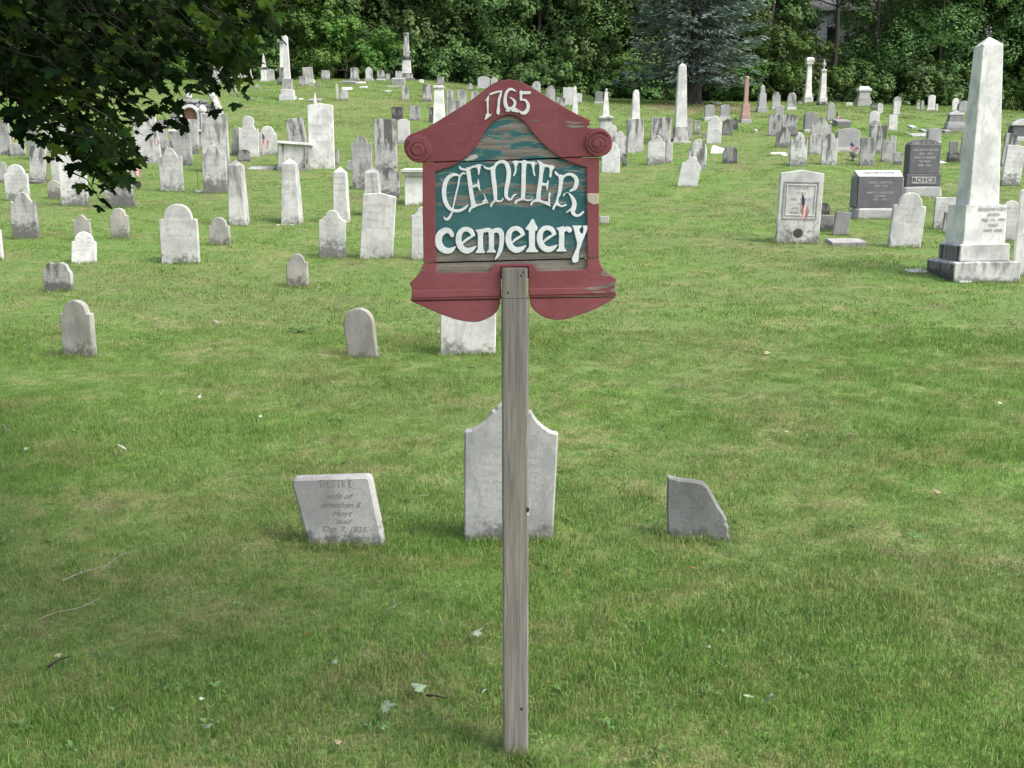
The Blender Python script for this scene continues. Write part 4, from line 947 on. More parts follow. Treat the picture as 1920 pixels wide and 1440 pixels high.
# ------------------------------------------------------------------ the cemetery sign
base_pt = hit(966, 1419)[0]
SY = base_pt.y + .036                       # distance of its face
sign = empty('cemetery_sign', (base_pt.x, SY, base_pt.z))
OX, OZ = base_pt.x, base_pt.z
def sp(px, py, off=0.0):                    # photo pixel -> sign-local x, z
    p = on_plane(px, py, SY + off)[0]; return (p.x - OX, p.z - OZ)
def wood_paint(name, col, bare, stops, grain=(5, 60), seed=0.0, vert=False, amount=1.0, wood=((.30, .265, .225), (.13, .11, .095)), coat=.55):
    m = NT(name); co = m.obj(); sc = (grain[1], 30, grain[0]) if vert else (grain[0], 30, grain[1])
    sd2 = m.n('ShaderNodeCombineXYZ'); sd2.inputs[0].default_value = seed; sd2.inputs[2].default_value = seed * 1.7
    g1 = m.noise(m.scale(co, sc, sd2.outputs[0]), 1.0, 5, .65); g2 = m.noise(m.scale(co, tuple(k * 3.1 for k in sc), sd2.outputs[0]), 1.0, 3, .6)
    wcol = m.mix(m.ramp(g1, .3, .7), wood[0], wood[1]); wcol = m.mix(m.math('MULTIPLY', m.ramp(g2, .5, .7), .5), wcol, tuple(c * .5 for c in wood[1]))
    psc = (7, 7, 34) if not vert else (34, 7, 7)
    pn = m.noise(m.scale(co, psc, sd2.outputs[0]), 1.0, 4, .6, .3); pf = m.noise(m.scale(co, tuple(k * 3 for k in psc), sd2.outputs[0]), 1.0, 3, .6)
    pk = m.math('ADD', pn, m.math('MULTIPLY', m.math('SUBTRACT', pf, .5), .22))
    if stops:
        sep = m.n('ShaderNodeSeparateXYZ'); m.l(co, sep.inputs[0]); z0, z1 = stops[0][0], stops[-1][0]
        mr = m.n('ShaderNodeMapRange'); m.l(sep.outputs[2], mr.inputs[0]); mr.inputs[1].default_value = z0; mr.inputs[2].default_value = z1
        cr = m.n('ShaderNodeValToRGB'); el = cr.color_ramp.elements
        while len(el) > 1: el.remove(el[-1])
        el[0].position = 0; el[0].color = (stops[0][1],) * 3 + (1,)
        for z, v in stops[1:]:
            e = el.new((z - z0) / (z1 - z0)); e.color = (v,) * 3 + (1,)
        m.l(mr.outputs[0], cr.inputs[0]); th = m.math('SUBTRACT', 1.0, cr.outputs[0])
        mask = m.ramp(m.math('SUBTRACT', pk, th), -.012, .012)
        edge = m.math('MULTIPLY', m.ramp(m.math('SUBTRACT', pk, th), -.03, -.005), m.ramp(m.math('SUBTRACT', pk, th), .01, -.004))
    else:
        mask = m.ramp(pk, 1 - bare, 1 - bare + .02); edge = m.math('MULTIPLY', mask, 0.0)
    fine = m.noise(m.scale(co, (9, 9, 9)), 12.0, 4, .6)
    pc = m.mix(m.ramp(fine, .35, .7, 0, .35), col, tuple(c * .6 for c in col)); pc = m.mix(m.math('MULTIPLY', m.ramp(g2, .55, .75), .25), pc, tuple(min(1, c * 1.5) for c in col))
    lf = m.noise(m.scale(co, (4, 4, 7), sd2.outputs[0]), 1.0, 5, .7); pc = m.mix(m.ramp(lf, .42, .68, 0, .30), pc, tuple(min(1, c * 1.25 + .05) for c in col)); pc = m.mix(m.ramp(lf, .46, .30, 0, .35), pc, tuple(c * .55 for c in col))
    pc = m.mix(m.math('MULTIPLY', edge, .5), pc, tuple(min(1, c * 2 + .1) for c in col))
    m.l(m.mix(mask, pc, wcol), m.b.inputs['Base Color'])
    hgt = m.math('ADD', m.math('MULTIPLY', m.math('SUBTRACT', 1.0, mask), .5), m.math('MULTIPLY', g1, .35)); m.bump(m.math('ADD', hgt, m.math('MULTIPLY', fine, .25)), .55, .0016)
    m.b.inputs['Roughness'].default_value = coat + .15; return m.m
def Zs(py): return sp(960, py)[1]
TEAL = (.042, .135, .142); RED = (.245, .068, .078)
st = sorted([(Zs(215), .58), (Zs(235), .50), (Zs(260), .50), (Zs(292), .54), (Zs(300), .50), (Zs(330), .40), (Zs(352), .47), (Zs(384), .485), (Zs(392), .36), (Zs(400), .20), (Zs(425), .24), (Zs(445), .44), (Zs(466), .50), (Zs(472), .72), (Zs(482), .95), (Zs(515), .80)])
M_TEAL = wood_paint('peeling_teal_paint', TEAL, .4, st, seed=2.0)
M_TEAL2 = wood_paint('peeling_teal_paint_top', TEAL, .4, st, seed=9.3)
M_TEALB = wood_paint('teal_paint_sound', TEAL, .02, None, seed=4.0)
M_RED = wood_paint('barn_red_paint', RED, .28, None, seed=5.0)
M_REDP = wood_paint('barn_red_paint_worn', RED, .34, None, seed=12.4)
M_WHITE = wood_paint('white_letter_paint', (.82, .82, .82), .28, None, seed=1.0, wood=((.55, .50, .44), (.42, .36, .30)))
M_GAP = wood_paint('dark_gap_backing', (.03, .03, .03), .05, None)  # near-black, for the board that darkens the plank gaps
def board(name, pxs, yf, yb, mat, bev=.0022, wob=.6):
    pts = [sp(x + random.uniform(-wob, wob) * .4, y + random.uniform(-wob, wob) * .4, yf) for x, y in pxs]
    P, Fc = slab(pts, yf, yb, bev, .001); return mesh_obj(name, P, Fc, mat, sign)
def smooth_px(pts, it=2, keep=()):
    for _ in range(it):
        out = []
        n = len(pts)
        for i in range(n):
            a, b = pts[i], pts[(i + 1) % n]
            if math.dist(a, b) < 5: out.append(a); continue
            out += [(a[0] * .78 + b[0] * .22, a[1] * .78 + b[1] * .22), (a[0] * .22 + b[0] * .78, a[1] * .22 + b[1] * .78)]
        pts = out
    return pts
def curve_px(pts, n=5):              # Catmull-Rom through an open run of points
    out = []
    for i in range(len(pts) - 1):
        p0, p1, p2, p3 = pts[max(i - 1, 0)], pts[i], pts[i + 1], pts[min(i + 2, len(pts) - 1)]
        for k in range(n):
            t = k / n
            out.append(tuple(.5 * (2 * p1[j] + (p2[j] - p0[j]) * t + (2 * p0[j] - 5 * p1[j] + 4 * p2[j] - p3[j]) * t * t + (3 * p1[j] - p0[j] - 3 * p2[j] + p3[j]) * t ** 3) for j in range(len(p1))))
    out.append(tuple(pts[-1])); return out
inner = [(862, 301.5), (878, 290), (892, 274), (904, 256), (914, 240), (925, 228), (940, 219), (955, 215.5), (970, 219), (985, 231), (1001, 252), (1018, 270), (1035, 285), (1050, 295)]
outer_l = [(790, 305), (776, 303), (764, 294), (757.5, 279), (759, 263), (768, 253), (784, 246), (800, 239.5), (833, 219.5), (870, 196.5), (888, 184), (905, 171), (921, 158.5), (938, 151), (956, 149), (975, 152.5), (1000, 165), (1040, 190), (1080, 213)]
ped = curve_px(outer_l, 4) + [(1108, 226), (1104, 228.5), (1108, 233), (1100, 237), (1104, 240), (1112, 241)] + curve_px([(1122, 240.5), (1132, 241.5), (1142, 251), (1148, 266), (1146, 280), (1138, 289), (1127, 293.5)], 3) + [(1067, 294.8)] + [(1052, 295.2)] + curve_px(inner, 4)[::-1][1:]
board('pediment_board', ped, -.014, .026, M_REDP)
board('left_rail', [(792, 306)] + curve_px([(864, 303.2), (845, 312.5), (828, 318), (815.5, 323)], 3) + [(816, 400), (817.5, 491.6), (794, 492.6), (792.5, 400)], -.0136, .026, M_RED)
board('right_rail', [(1123.5, 295.6), (1123.5, 360), (1121.5, 362), (1123, 372), (1121, 381), (1123.5, 384), (1123.4, 482.6), (1101.5, 483.4), (1100.5, 400), (1099, 314)] + curve_px([(1099, 314), (1085, 310), (1068, 304.5), (1057, 299.5), (1050, 296.6)], 3)[1:], -.0136, .026, M_RED)
bot = [(794, 494.6), (817.5, 493.8), (818, 508), (823, 512.5), (914, 511), (919, 507), (922, 500), (927, 496), (998, 494.6), (1003, 499), (1006, 506.5), (1012, 509), (1094, 506.2), (1100, 501), (1101.5, 485.6), (1123.5, 484.8)] + \
      curve_px([(1123.5, 484.8), (1126, 495), (1132, 505), (1142, 514), (1156.5, 524)], 3)[1:] + [(1153, 533), (1154.5, 545), (1156, 555), (992, 557.8), (990.5, 500), (938, 501.5), (940, 560.5), (769.5, 563.5), (772.5, 554), (773, 543), (768, 531.5)] + curve_px([(768, 531.5), (780, 519), (788, 508), (794, 494.6)], 3)[1:-1]
board('bottom_rail', bot, -.014, .026, M_REDP)
board('moulding', [(771, 545), (939, 541), (939.5, 556), (774, 560)], -.0175, -.013, M_RED, bev=.0028); board('moulding', [(991, 541), (1152, 538.5), (1153, 551.5), (992, 554)], -.0175, -.013, M_RED, bev=.0028)
board('swag', curve_px([(771, 565), (799, 577.5), (829, 590), (850, 597.5), (870, 602.5), (894, 603.5), (915, 597), (930, 586), (936.5, 573), (938, 562)], 3), -.0095, .022, M_RED)
board('swag', curve_px([(993, 559.6), (993.5, 566), (999, 578.5), (1015, 592), (1035, 599), (1060, 598.5), (1100, 586), (1130, 572.5), (1154.5, 557.5)], 3), -.0095, .022, M_REDP)
board('panel_board', [(852, 303.2), (868, 288), (885, 266), (898, 246), (915, 226), (935, 212), (956, 209), (976, 212), (996, 228), (1014, 252), (1030, 272), (1050, 287), (1066, 294.2)], -.004, .018, M_TEAL2, bev=.001)
board('panel_board', [(806, 306.2), (1108, 296.2), (1110, 483.2), (808, 491.8)], -.0035, .018, M_TEAL, bev=.001)
board('panel_board', [(808, 494.6), (1110, 485.8), (1110, 518), (809, 520)], -.004, .018, M_TEAL, bev=.001)
board('gap_backer', [(812, 286), (1090, 278), (1098, 520), (814, 524)], .0185, .034, M_GAP)  # unseen dark board added so the gaps between planks stay dark
# scroll discs with their spiral ridges
for (cx, cy, rr, s0) in ((784.5, 279.5, 24, 2.2), (1123, 267.5, 24.5, .6)):
    c = sp(cx, cy, -.02); rad = rr * SY / F * 1.0
    mb = MB(); mb.lathe((0, 0, 0), [(rad, 0), (rad, .010), (rad * .94, .014), (rad * .55, .013), (rad * .52, .017), (rad * .3, .018), (0.0001, .018)], 28)
    mb.v = [(x + c[0], -z - .010, y + c[1]) for x, y, z in mb.v]; sc_ = mb.build('scroll', M_RED, sign)
    pts = []; turns = 2.1
    for k in range(46):
        a = s0 + k / 45 * turns * 2 * math.pi; r_ = rad * (.86 - .72 * k / 45); pts.append((c[0] + r_ * math.cos(a), -.0262 - .004 * k / 45, c[1] + r_ * math.sin(a)))
    mb = MB(); mb.tube(pts, [.0026 - .001 * k / 45 for k in range(46)], 6); mb.build('spiral_ridge', M_RED, sc_, True)
# pale patched plug in the right rail
board('wood_filler', [(1100.5, 364), (1106, 362.5), (1122, 363), (1123, 382), (1112, 384.5), (1102, 378)], -.0160, -.012, paint('pale_filler', (.50, .44, .34)))
board('paint_chip', [(870, 300.5), (884, 291), (893, 290), (896, 296), (888, 300), (876, 302.4)], -.0075, -.003, paint('pale_putty', (.50, .47, .42)))
# weathered bare wood showing through the red
M_BARE = wood_paint('bare_grey_wood', (.3, .27, .23), 1.2, None, seed=3.0)
for pl in ([(1094, 541), (1112, 538), (1130, 537), (1150, 529), (1153.5, 533), (1152, 536), (1130, 541.5), (1108, 544)], [(1108, 548), (1122, 545.5), (1136, 546), (1128, 549), (1114, 550)], [(1126, 515), (1130, 507), (1136, 511), (1145, 518), (1136, 518.5)], [(1143, 543), (1154, 541), (1153.6, 549), (1146, 546)],
           [(1058, 229), (1066, 226), (1076, 229), (1096, 230), (1078, 233)], [(1060, 236), (1070, 234), (1086, 236), (1098, 238), (1074, 240.5)], [(988, 226), (1000, 225), (1014, 226), (1000, 228)]):
    board('bare_patch', curve_px(pl + [pl[0]], 2)[:-1], -.0182 if pl[0][1] > 530 else -.0147, -.012, M_BARE, bev=.0003, wob=2.5)
for (x_, y_) in ((1106, 518), (815, 398)): pass

# ---- lettering: every stroke is (x, y, width) in enlarged photo pixels
def ribbon(mb, pts, tr, y0, y1, grow=0.0, n=5):
    q = curve_px(pts, n); L = []; Rr = []
    P2 = [(tr(x, y), w_) for x, y, w_ in q]
    for i, (p, w_) in enumerate(P2):
        a = P2[max(i - 1, 0)][0]; b = P2[min(i + 1, len(P2) - 1)][0]
        dx, dz = b[0] - a[0], b[1] - a[1]; l = math.hypot(dx, dz) or 1e-9; nx_, nz_ = -dz / l, dx / l
        hw = w_ / 2 + grow; L.append((p[0] + nx_ * hw, p[1] + nz_ * hw)); Rr.append((p[0] - nx_ * hw, p[1] - nz_ * hw))
    m = len(L); bv = .0012
    V = []
    for i in range(m):
        l_, r_ = L[i], Rr[i]; w2 = math.hypot(l_[0] - r_[0], l_[1] - r_[1]) or 1e-9; k = min(bv / w2, .4)
        li = (l_[0] + (r_[0] - l_[0]) * k, l_[1] + (r_[1] - l_[1]) * k); ri = (r_[0] + (l_[0] - r_[0]) * k, r_[1] + (l_[1] - r_[1]) * k)
        V += [(l_[0], y1, l_[1]), (l_[0], y0 + bv, l_[1]), (li[0], y0, li[1]), (ri[0], y0, ri[1]), (r_[0], y0 + bv, r_[1]), (r_[0], y1, r_[1])]
    Fc = []
    for i in range(m - 1):
        for k in range(5): a = i * 6 + k; Fc.append((a, a + 6, a + 7, a + 1))
    Fc.append((0, 1, 2, 3, 4, 5)); e = (m - 1) * 6; Fc.append((e + 5, e + 4, e + 3, e + 2, e + 1, e))
    mb.add(V, Fc)
    for (p, w_) in (P2[0], P2[-1]):       # rounded ends
        r0 = max(w_ / 2 + grow, .0005) * .98
        ring = [(p[0] + r0 * math.cos(k * math.pi / 6), p[1] + r0 * math.sin(k * math.pi / 6)) for k in range(12)]
        Pq, Fq = slab(ring, y0 + .0002, y1, min(bv, r0 * .4)); mb.add(Pq, Fq)
def letters(specs, ox, oy, sc, name, ytop, ybot, mat, grow=0.0):
    k = SY / F * (1 / CP) * 1.0
    def tr(x, y): return sp(ox + x / sc, oy + y / sc, ytop)
    for (ch, strokes) in specs:
        mb = MB()
        for si, stq in enumerate(strokes):
            off = .00025 * si
            if stq[0] == 'poly':
                pts = [tr(*p) for p in stq[1]]
                if grow:
                    pts = inset(ccw(pts), -grow)
                Pq, Fq = slab(pts, ytop - off, ybot, .0012); mb.add(Pq, Fq)
            else:
                ribbon(mb, [(x, y, w_ / sc * k) for x, y, w_ in stq], tr, ytop - off, ybot, grow)
        mb.build(name, mat, sign)
A = 1440
CENTER = [
 ('C', [[(472, 452, 26), (400, 420, 50), (320, 422, 66), (235, 472, 80), (170, 570, 88), (138, 720, 90), (142, 880, 88), (178, 1010, 84), (245, 1110, 74), (330, 1160, 64), (430, 1168, 62), (520, 1140, 54), (590, 1092, 44), (632, 1050, 24)],
        [(575, 395, 34), (530, 388, 40), (475, 440, 36), (445, 530, 34), (430, 640, 34), (400, 760, 32), (375, 860, 30), (350, 980, 28), (322, 1100, 26), (300, 1200, 38), (262, 1282, 50), (205, 1342, 55), (158, 1338, 36), (132, 1290, 14)]]),
 ('E', [[(458, 245, 20), (482, 288, 46), (560, 312, 46), (640, 300, 52), (720, 258, 44), (820, 233, 44), (930, 212, 20)], [(850, 248, 96), (862, 310, 52), (855, 412, 26)],
        [(632, 305, 86), (660, 480, 82), (682, 650, 84), (705, 820, 84), (732, 960, 84), (752, 1052, 112)], [(690, 662, 50), (790, 648, 58), (840, 622, 48)], [(848, 515, 14), (850, 600, 46), (860, 680, 46), (890, 750, 14)],
        [(662, 1185, 32), (690, 1122, 50), (760, 1072, 58), (900, 1032, 34), (1050, 995, 22)], [(965, 820, 14), (990, 890, 22), (1038, 990, 22)], [(950, 985, 50), (985, 960, 60)]]),
 ('N', [[(968, 232, 16), (990, 268, 40), (1060, 293, 42), (1150, 285, 56)], [(1150, 285, 92), (1160, 450, 90), (1180, 600, 90), (1195, 750, 84), (1202, 880, 72), (1205, 935, 60)],
        [(1170, 285, 62), (1215, 210, 60), (1280, 158, 60), (1350, 145, 66), (1420, 178, 76), (1466, 270, 88), (1482, 380, 88), (1470, 520, 88), (1442, 660, 84), (1425, 800, 74), (1440, 888, 62), (1500, 936, 46), (1550, 905, 40), (1580, 850, 36), (1640, 822, 22)],
        [(1112, 1072, 46), (1132, 1020, 42), (1195, 955, 50)], [(1195, 948, 48), (1290, 972, 38), (1340, 950, 34), (1372, 900, 14)]]),
]
TER = [
 ('T', [[(125, 150, 30), (250, 152, 36), (400, 160, 48), (618, 182, 28)], [(190, 172, 104), (185, 260, 42), (180, 340, 40), (150, 428, 36)], [(545, 190, 92), (553, 290, 36), (560, 380, 34), (580, 428, 36)],
        [(365, 165, 112), (355, 300, 88), (350, 500, 88), (345, 700, 88), (337, 850, 84), (330, 925, 62)], [(178, 1008, 44), (212, 960, 46), (330, 912, 54)], [(330, 905, 50), (420, 950, 36), (500, 940, 30), (540, 905, 14)]]),
 ('E', [[(645, 130, 20), (700, 182, 66), (742, 236, 90)], [(740, 215, 58), (860, 240, 50), (990, 258, 28)], [(932, 268, 104), (916, 350, 46), (906, 448, 52)], [(735, 235, 112), (715, 400, 80), (698, 560, 84), (675, 720, 86), (656, 860, 88), (660, 932, 88)],
        [(700, 602, 58), (780, 620, 58), (830, 620, 48)], [(860, 540, 18), (846, 610, 42), (836, 680, 34), (835, 730, 12)], [(507, 1038, 46), (540, 982, 46), (640, 950, 68), (760, 990, 50), (840, 1012, 66), (900, 1065, 24)], [(880, 1000, 46), (880, 900, 36), (890, 812, 46)]]),
 ('R', [[(1015, 357, 32), (1030, 392, 50), (1080, 432, 48), (1140, 472, 80)], [(1132, 468, 108), (1125, 580, 80), (1110, 700, 78), (1088, 820, 68), (1055, 905, 50), (1040, 985, 60)],
        [(1150, 505, 40), (1200, 442, 48), (1290, 408, 54), (1392, 440, 72), (1450, 530, 86), (1440, 630, 88), (1400, 710, 72), (1320, 756, 40)],
        [(1182, 850, 30), (1202, 812, 20), (1270, 790, 14), (1340, 862, 50), (1380, 930, 80), (1404, 1010, 90), (1392, 1100, 98), (1372, 1180, 84), (1402, 1242, 64), (1470, 1270, 50), (1540, 1240, 46), (1590, 1190, 42)],
        [(1242, 1200, 24), (1300, 1160, 30), (1350, 1120, 40)], [(967, 1128, 46), (990, 1070, 46), (1040, 1022, 60), (1130, 1072, 40), (1230, 1045, 36)]]),
]
def e_(dx, dy): return [[(x + dx, y + dy, w_) for x, y, w_ in q] for q in (
    [(1020, 520, 40), (900, 590, 60), (800, 655, 60), (740, 715, 46)], [(975, 500, 100), (925, 425, 112), (830, 384, 108), (730, 405, 112), (662, 485, 124), (635, 600, 136), (648, 720, 140), (712, 838, 138), (820, 900, 138), (935, 878, 112), (1055, 795, 28)])]
def cem(g): return [
 ('c', [[(482, 535, 92), (440, 452, 108), (350, 415, 132), (242, 452, 150), (172, 540, 158), (150, 660, 160), (182, 780, 162), (262, 868, 150), (370, 905, 138), (470, 878, 110), (558, 802, 28)]]),
 ('e', e_(0, 0)),
 ('m', [('poly', [(1035, 402), (1240, 368), (1235, 500), (1220, 560), (1225, 800), (1240, 880), (1272, 925), (1262, 958), (1036, 960), (1040, 935), (1095, 850), (1098, 560), (1090, 480)]), [(1190, 430, 90), (1270, 410, 98), (1360, 404, 104), (1425, 460, 120)],
        ('poly', [(1352, 440), (1490, 440), (1484, 760), (1482, 860), (1538, 925), (1536, 946), (1308, 946), (1308, 925), (1362, 860), (1360, 560)]), [(1420, 450, 96), (1530, 410, 106), (1620, 422, 126), (1668, 520, 118), (1670, 680, 108), (1650, 820, 104), (1620, 930, 92), (1562, 1040, 64), (1508, 1108, 18)]])]
def ery(g): return [
 ('e', e_(-725, -18)),
 ('t', [('poly', [(490, 140), (520, 150), (572, 272), (616, 332), (602, 408), (550, 432), (550, 780), (572, 850), (626, 912), (622, 936), (330, 936), (336, 908), (408, 800), (400, 412), (330, 392), (318, 368), (420, 232), (462, 150)])]),
 ('e', e_(28, -32)),
 ('r', [('poly', [(1062, 358), (1240, 304), (1248, 400), (1256, 560), (1252, 780), (1264, 850), (1308, 890), (1302, 920), (1060, 920), (1058, 895), (1118, 840), (1128, 560), (1120, 430)]), [(1215, 440, 92), (1290, 375, 96), (1352, 378, 116), (1378, 402, 128)]]),
 ('y', [('poly', [(1445, 295), (1672, 296), (1660, 342), (1618, 380), (1622, 440), (1662, 496), (1704, 470), (1716, 380), (1698, 318), (1702, 296), (1830, 292), (1826, 350), (1762, 500), (1702, 650), (1652, 800), (1612, 900), (1598, 1080), (1590, 1150), (1520, 1196), (1450, 1172), (1434, 1090), (1490, 960), (1550, 830), (1562, 700), (1522, 560), (1480, 380)])])]
YT, YB = -.0092, -.003
letters(CENTER, 820, 290, 11.077, 'letter', YT + .0008, YB, M_WHITE); letters(TER, 950, 290, 11.075, 'letter', YT + .0008, YB, M_WHITE)
letters(cem(0), 810, 400, 12.8, 'letter_outline', -.0062, YB, M_TEALB, grow=.0024); letters(ery(0), 960, 400, 12.8, 'letter_outline', -.0062, YB, M_TEALB, grow=.0024)
letters(cem(0), 810, 400, 12.8, 'letter', -.0125, YB, M_WHITE); letters(ery(0), 960, 400, 12.8, 'letter', -.0125, YB, M_WHITE)
NUM = [
 ('1', [[(385, 565, 16), (350, 650, 60), (345, 740, 48), (348, 850, 48), (352, 1000, 36), (360, 1075, 56)], [(272, 700, 14), (345, 655, 34)], ('poly', [(300, 1050), (375, 1072), (462, 1064), (400, 1140), (286, 1225), (268, 1200), (296, 1110)])]),
 ('7', [[(420, 530, 46), (560, 480, 50), (722, 442, 38)], [(722, 440, 36), (692, 560, 58), (655, 680, 64), (642, 850, 62), (632, 1000, 88), (635, 1045, 74)]]),
 ('6', [[(1112, 452, 18), (1020, 402, 58), (930, 402, 68), (855, 490, 70), (820, 640, 82), (830, 800, 96), (880, 895, 88), (970, 922, 78), (1058, 852, 74), (1086, 745, 68), (1030, 665, 48), (940, 612, 18)], [(850, 975, 40), (920, 970, 60)]]),
 ('5', [[(1480, 490, 76), (1240, 490, 76)], [(1245, 460, 64), (1248, 680, 60)], [(1240, 672, 44), (1360, 692, 58), (1430, 782, 74), (1440, 900, 88), (1380, 1005, 98), (1290, 1040, 78), (1182, 962, 26)], [(1010, 980, 40), (1090, 950, 110), (1170, 1005, 50)]]),
]
letters(NUM, 890, 140, 14.4, 'numeral', -.0195, -.012, M_WHITE)

# ---- post: weathered 4x4 with a notch at the top, set in a slot of the sign
M_POST = wood_paint('weathered_post', (.3, .27, .24), 1.2, None, grain=(2.2, 70), vert=True, seed=6.0, wood=((.275, .25, .222), (.155, .14, .122)), coat=.7)
zt1 = sp(965, 503, -.03)[1]; zn = sp(965, 560, -.03)[1]
xl, xr = sp(940, 560, -.03)[0], sp(991.5, 560, -.03)[0]
w0 = (xr - xl); cxp = (xl + xr) / 2
mb = MB(); n_ = 26
ring_z = [-.25] + [k / (n_ - 1) * (zn) for k in range(n_)]
P = []; Fc = []; ch = .006
for zz in ring_z:
    fr = max(zz, 0) / zn; c_ = cxp * fr + (sp(967, 1400, -.03)[0]) * (1 - fr); hw = w0 / 2 + random.uniform(-.0006, .0006)
    yf, yb = -.036, w0 - .04
    P += [(c_ - hw + ch, yf, zz), (c_ + hw - ch, yf, zz), (c_ + hw, yf + ch, zz), (c_ + hw, yb - ch, zz), (c_ + hw - ch, yb, zz), (c_ - hw + ch, yb, zz), (c_ - hw, yb - ch, zz), (c_ - hw, yf + ch, zz)]
for r_ in range(len(ring_z) - 1):
    for i in range(8): j = (i + 1) % 8; Fc.append((r_ * 8 + i, r_ * 8 + j, (r_ + 1) * 8 + j, (r_ + 1) * 8 + i))
Fc.append(tuple(range(8))[::-1]); Fc.append(tuple((len(ring_z) - 1) * 8 + i for i in range(8)))
mb.add(P, Fc)
post = mb.build('post', M_POST, sign)
xl2, xr2 = sp(940.8, 520, -.03)[0], sp(988.8, 520, -.03)[0]
mb = MB(); mb.box(((xl2 + xr2) / 2, (-.036 + .016) / 2, (zn + zt1) / 2), (xr2 - xl2, .052, zt1 - zn + .002), bev=.003)
mb.build('post_tenon', M_POST, sign)
M_KNOT = paint('dark_knot', (.045, .038, .032)); M_CHIP = paint('fresh_wood_chip', (.62, .58, .52))
def knot(px, py, r_, mat=None, name='knot', parent=post):
    c = sp(px, py, -.037); mb = MB(); mb.lathe((0, 0, 0), [(r_, 0), (r_ * .8, .0012), (.0001, .0006)], 12); mb.v = [(x * .9 + c[0], -z - .0355, y * 1.25 + c[1]) for x, y, z in mb.v]; mb.build(name, mat or M_KNOT, parent)
knot(976.5, 517, .0035); knot(981, 511, .003); knot(952.5, 549, .004); knot(989, 956, .007); knot(990, 965, .004, M_CHIP, 'wood_chip'); knot(978, 1330, .006)
props(sign, 'red and teal wooden sign reading 1765 CENTER cemetery on a grey post', 'sign')
# ------------------------------------------------------------------ foliage
def leaf_mat(name, c0, c1, c2, rough=.55, trans=.25):
    m = NT(name); t = m.attr('tint', 'GEOMETRY')
    cr = m.n('ShaderNodeValToRGB'); el = cr.color_ramp.elements
    el[0].position = 0; el[0].color = (*c0, 1); el[1].position = 1; el[1].color = (*c2, 1); e = el.new(.5); e.color = (*c1, 1)
    m.l(t, cr.inputs[0]); oi = m.n('ShaderNodeObjectInfo'); hs = m.n('ShaderNodeHueSaturation')
    m.l(cr.outputs[0], hs.inputs['Color']); m.l(m.math('ADD', m.math('MULTIPLY', oi.outputs['Random'], .5), .78), hs.inputs['Value'])
    m.l(m.math('ADD', m.math('MULTIPLY', oi.outputs['Random'], .03), .485), hs.inputs['Hue'])
    m.l(hs.outputs[0], m.b.inputs['Base Color']); m.b.inputs['Roughness'].default_value = rough
    tr = m.n('ShaderNodeBsdfTranslucent'); m.l(hs.outputs[0], tr.inputs[0]); mx = m.n('ShaderNodeMixShader'); mx.inputs[0].default_value = trans
    m.l(m.b.outputs[0], mx.inputs[1]); m.l(tr.outputs[0], mx.inputs[2]); m.l(mx.outputs[0], m.out.inputs[0]); return m.m
M_LEAF = leaf_mat('deciduous_leaves', (.045, .092, .028), (.088, .165, .045), (.165, .26, .075))
M_LEAFY = leaf_mat('bright_vine_leaves', (.045, .105, .02), (.085, .175, .03), (.15, .25, .05))
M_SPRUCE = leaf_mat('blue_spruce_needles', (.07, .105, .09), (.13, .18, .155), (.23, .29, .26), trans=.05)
M_MAPLE = leaf_mat('maple_leaves', (.005, .014, .004), (.010, .026, .006), (.075, .145, .016), rough=.75, trans=.22)  # shade and sun in the colour: near-black leaves, sunlit bright end
for _m in (M_MAPLE,):
    for _n in _m.node_tree.nodes:
        if _n.type == 'BSDF_PRINCIPLED': _n.inputs['Specular IOR Level'].default_value = .06
def bark_mat(name, a, b):
    m = NT(name); co = m.obj(); n = m.noise(m.scale(co, (9, 9, 2)), 1.0, 5, .65); m.l(m.mix(m.ramp(n, .35, .65), a, b), m.b.inputs['Base Color']); m.bump(n, .8, .03); return m.m
M_BARK = bark_mat('bark', (.10, .085, .07), (.04, .035, .03)); M_TWIG = paint('dry_twig', (.24, .22, .18)); M_TWIGD = paint('dark_twig', (.03, .025, .018)); M_LIMB = paint('dark_maple_bark', (.03, .027, .022))

def cards(P, N, size, rnd, aspect=.62, tint=None):
    """leaf-sized four-sided faces, kinked, at points P with normals N"""
    n = len(P)
    N = N / np.maximum(np.linalg.norm(N, axis=1, keepdims=True), 1e-6)
    A = np.cross(N, rnd.normal(size=(n, 3))); A /= np.maximum(np.linalg.norm(A, axis=1, keepdims=True), 1e-6); B = np.cross(N, A)
    s = (size * rnd.uniform(.6, 1.35, n))[:, None] if np.isscalar(size) else size[:, None]
    v = np.stack([P - A * s * .5, P + B * s * aspect * .5 - N * s * .08, P + A * s * .5 - N * s * .16, P - B * s * aspect * .5 - N * s * .08], 1).reshape(-1, 3)
    return v
def card_mesh(name, v, tint, mat, extra=None):
    n = len(v) // 4; me = bpy.data.meshes.new(name)
    me.vertices.add(n * 4); me.vertices.foreach_set('co', v.ravel().astype(np.float32))
    me.loops.add(n * 4); me.loops.foreach_set('vertex_index', np.arange(n * 4, dtype=np.int32))
    me.polygons.add(n); me.polygons.foreach_set('loop_start', np.arange(0, n * 4, 4, dtype=np.int32)); me.polygons.foreach_set('loop_total', np.full(n, 4, np.int32))
    me.update(calc_edges=True)
    at = me.attributes.new('tint', 'FLOAT', 'FACE'); at.data.foreach_set('value', tint.astype(np.float32)); me.materials.append(mat); return me
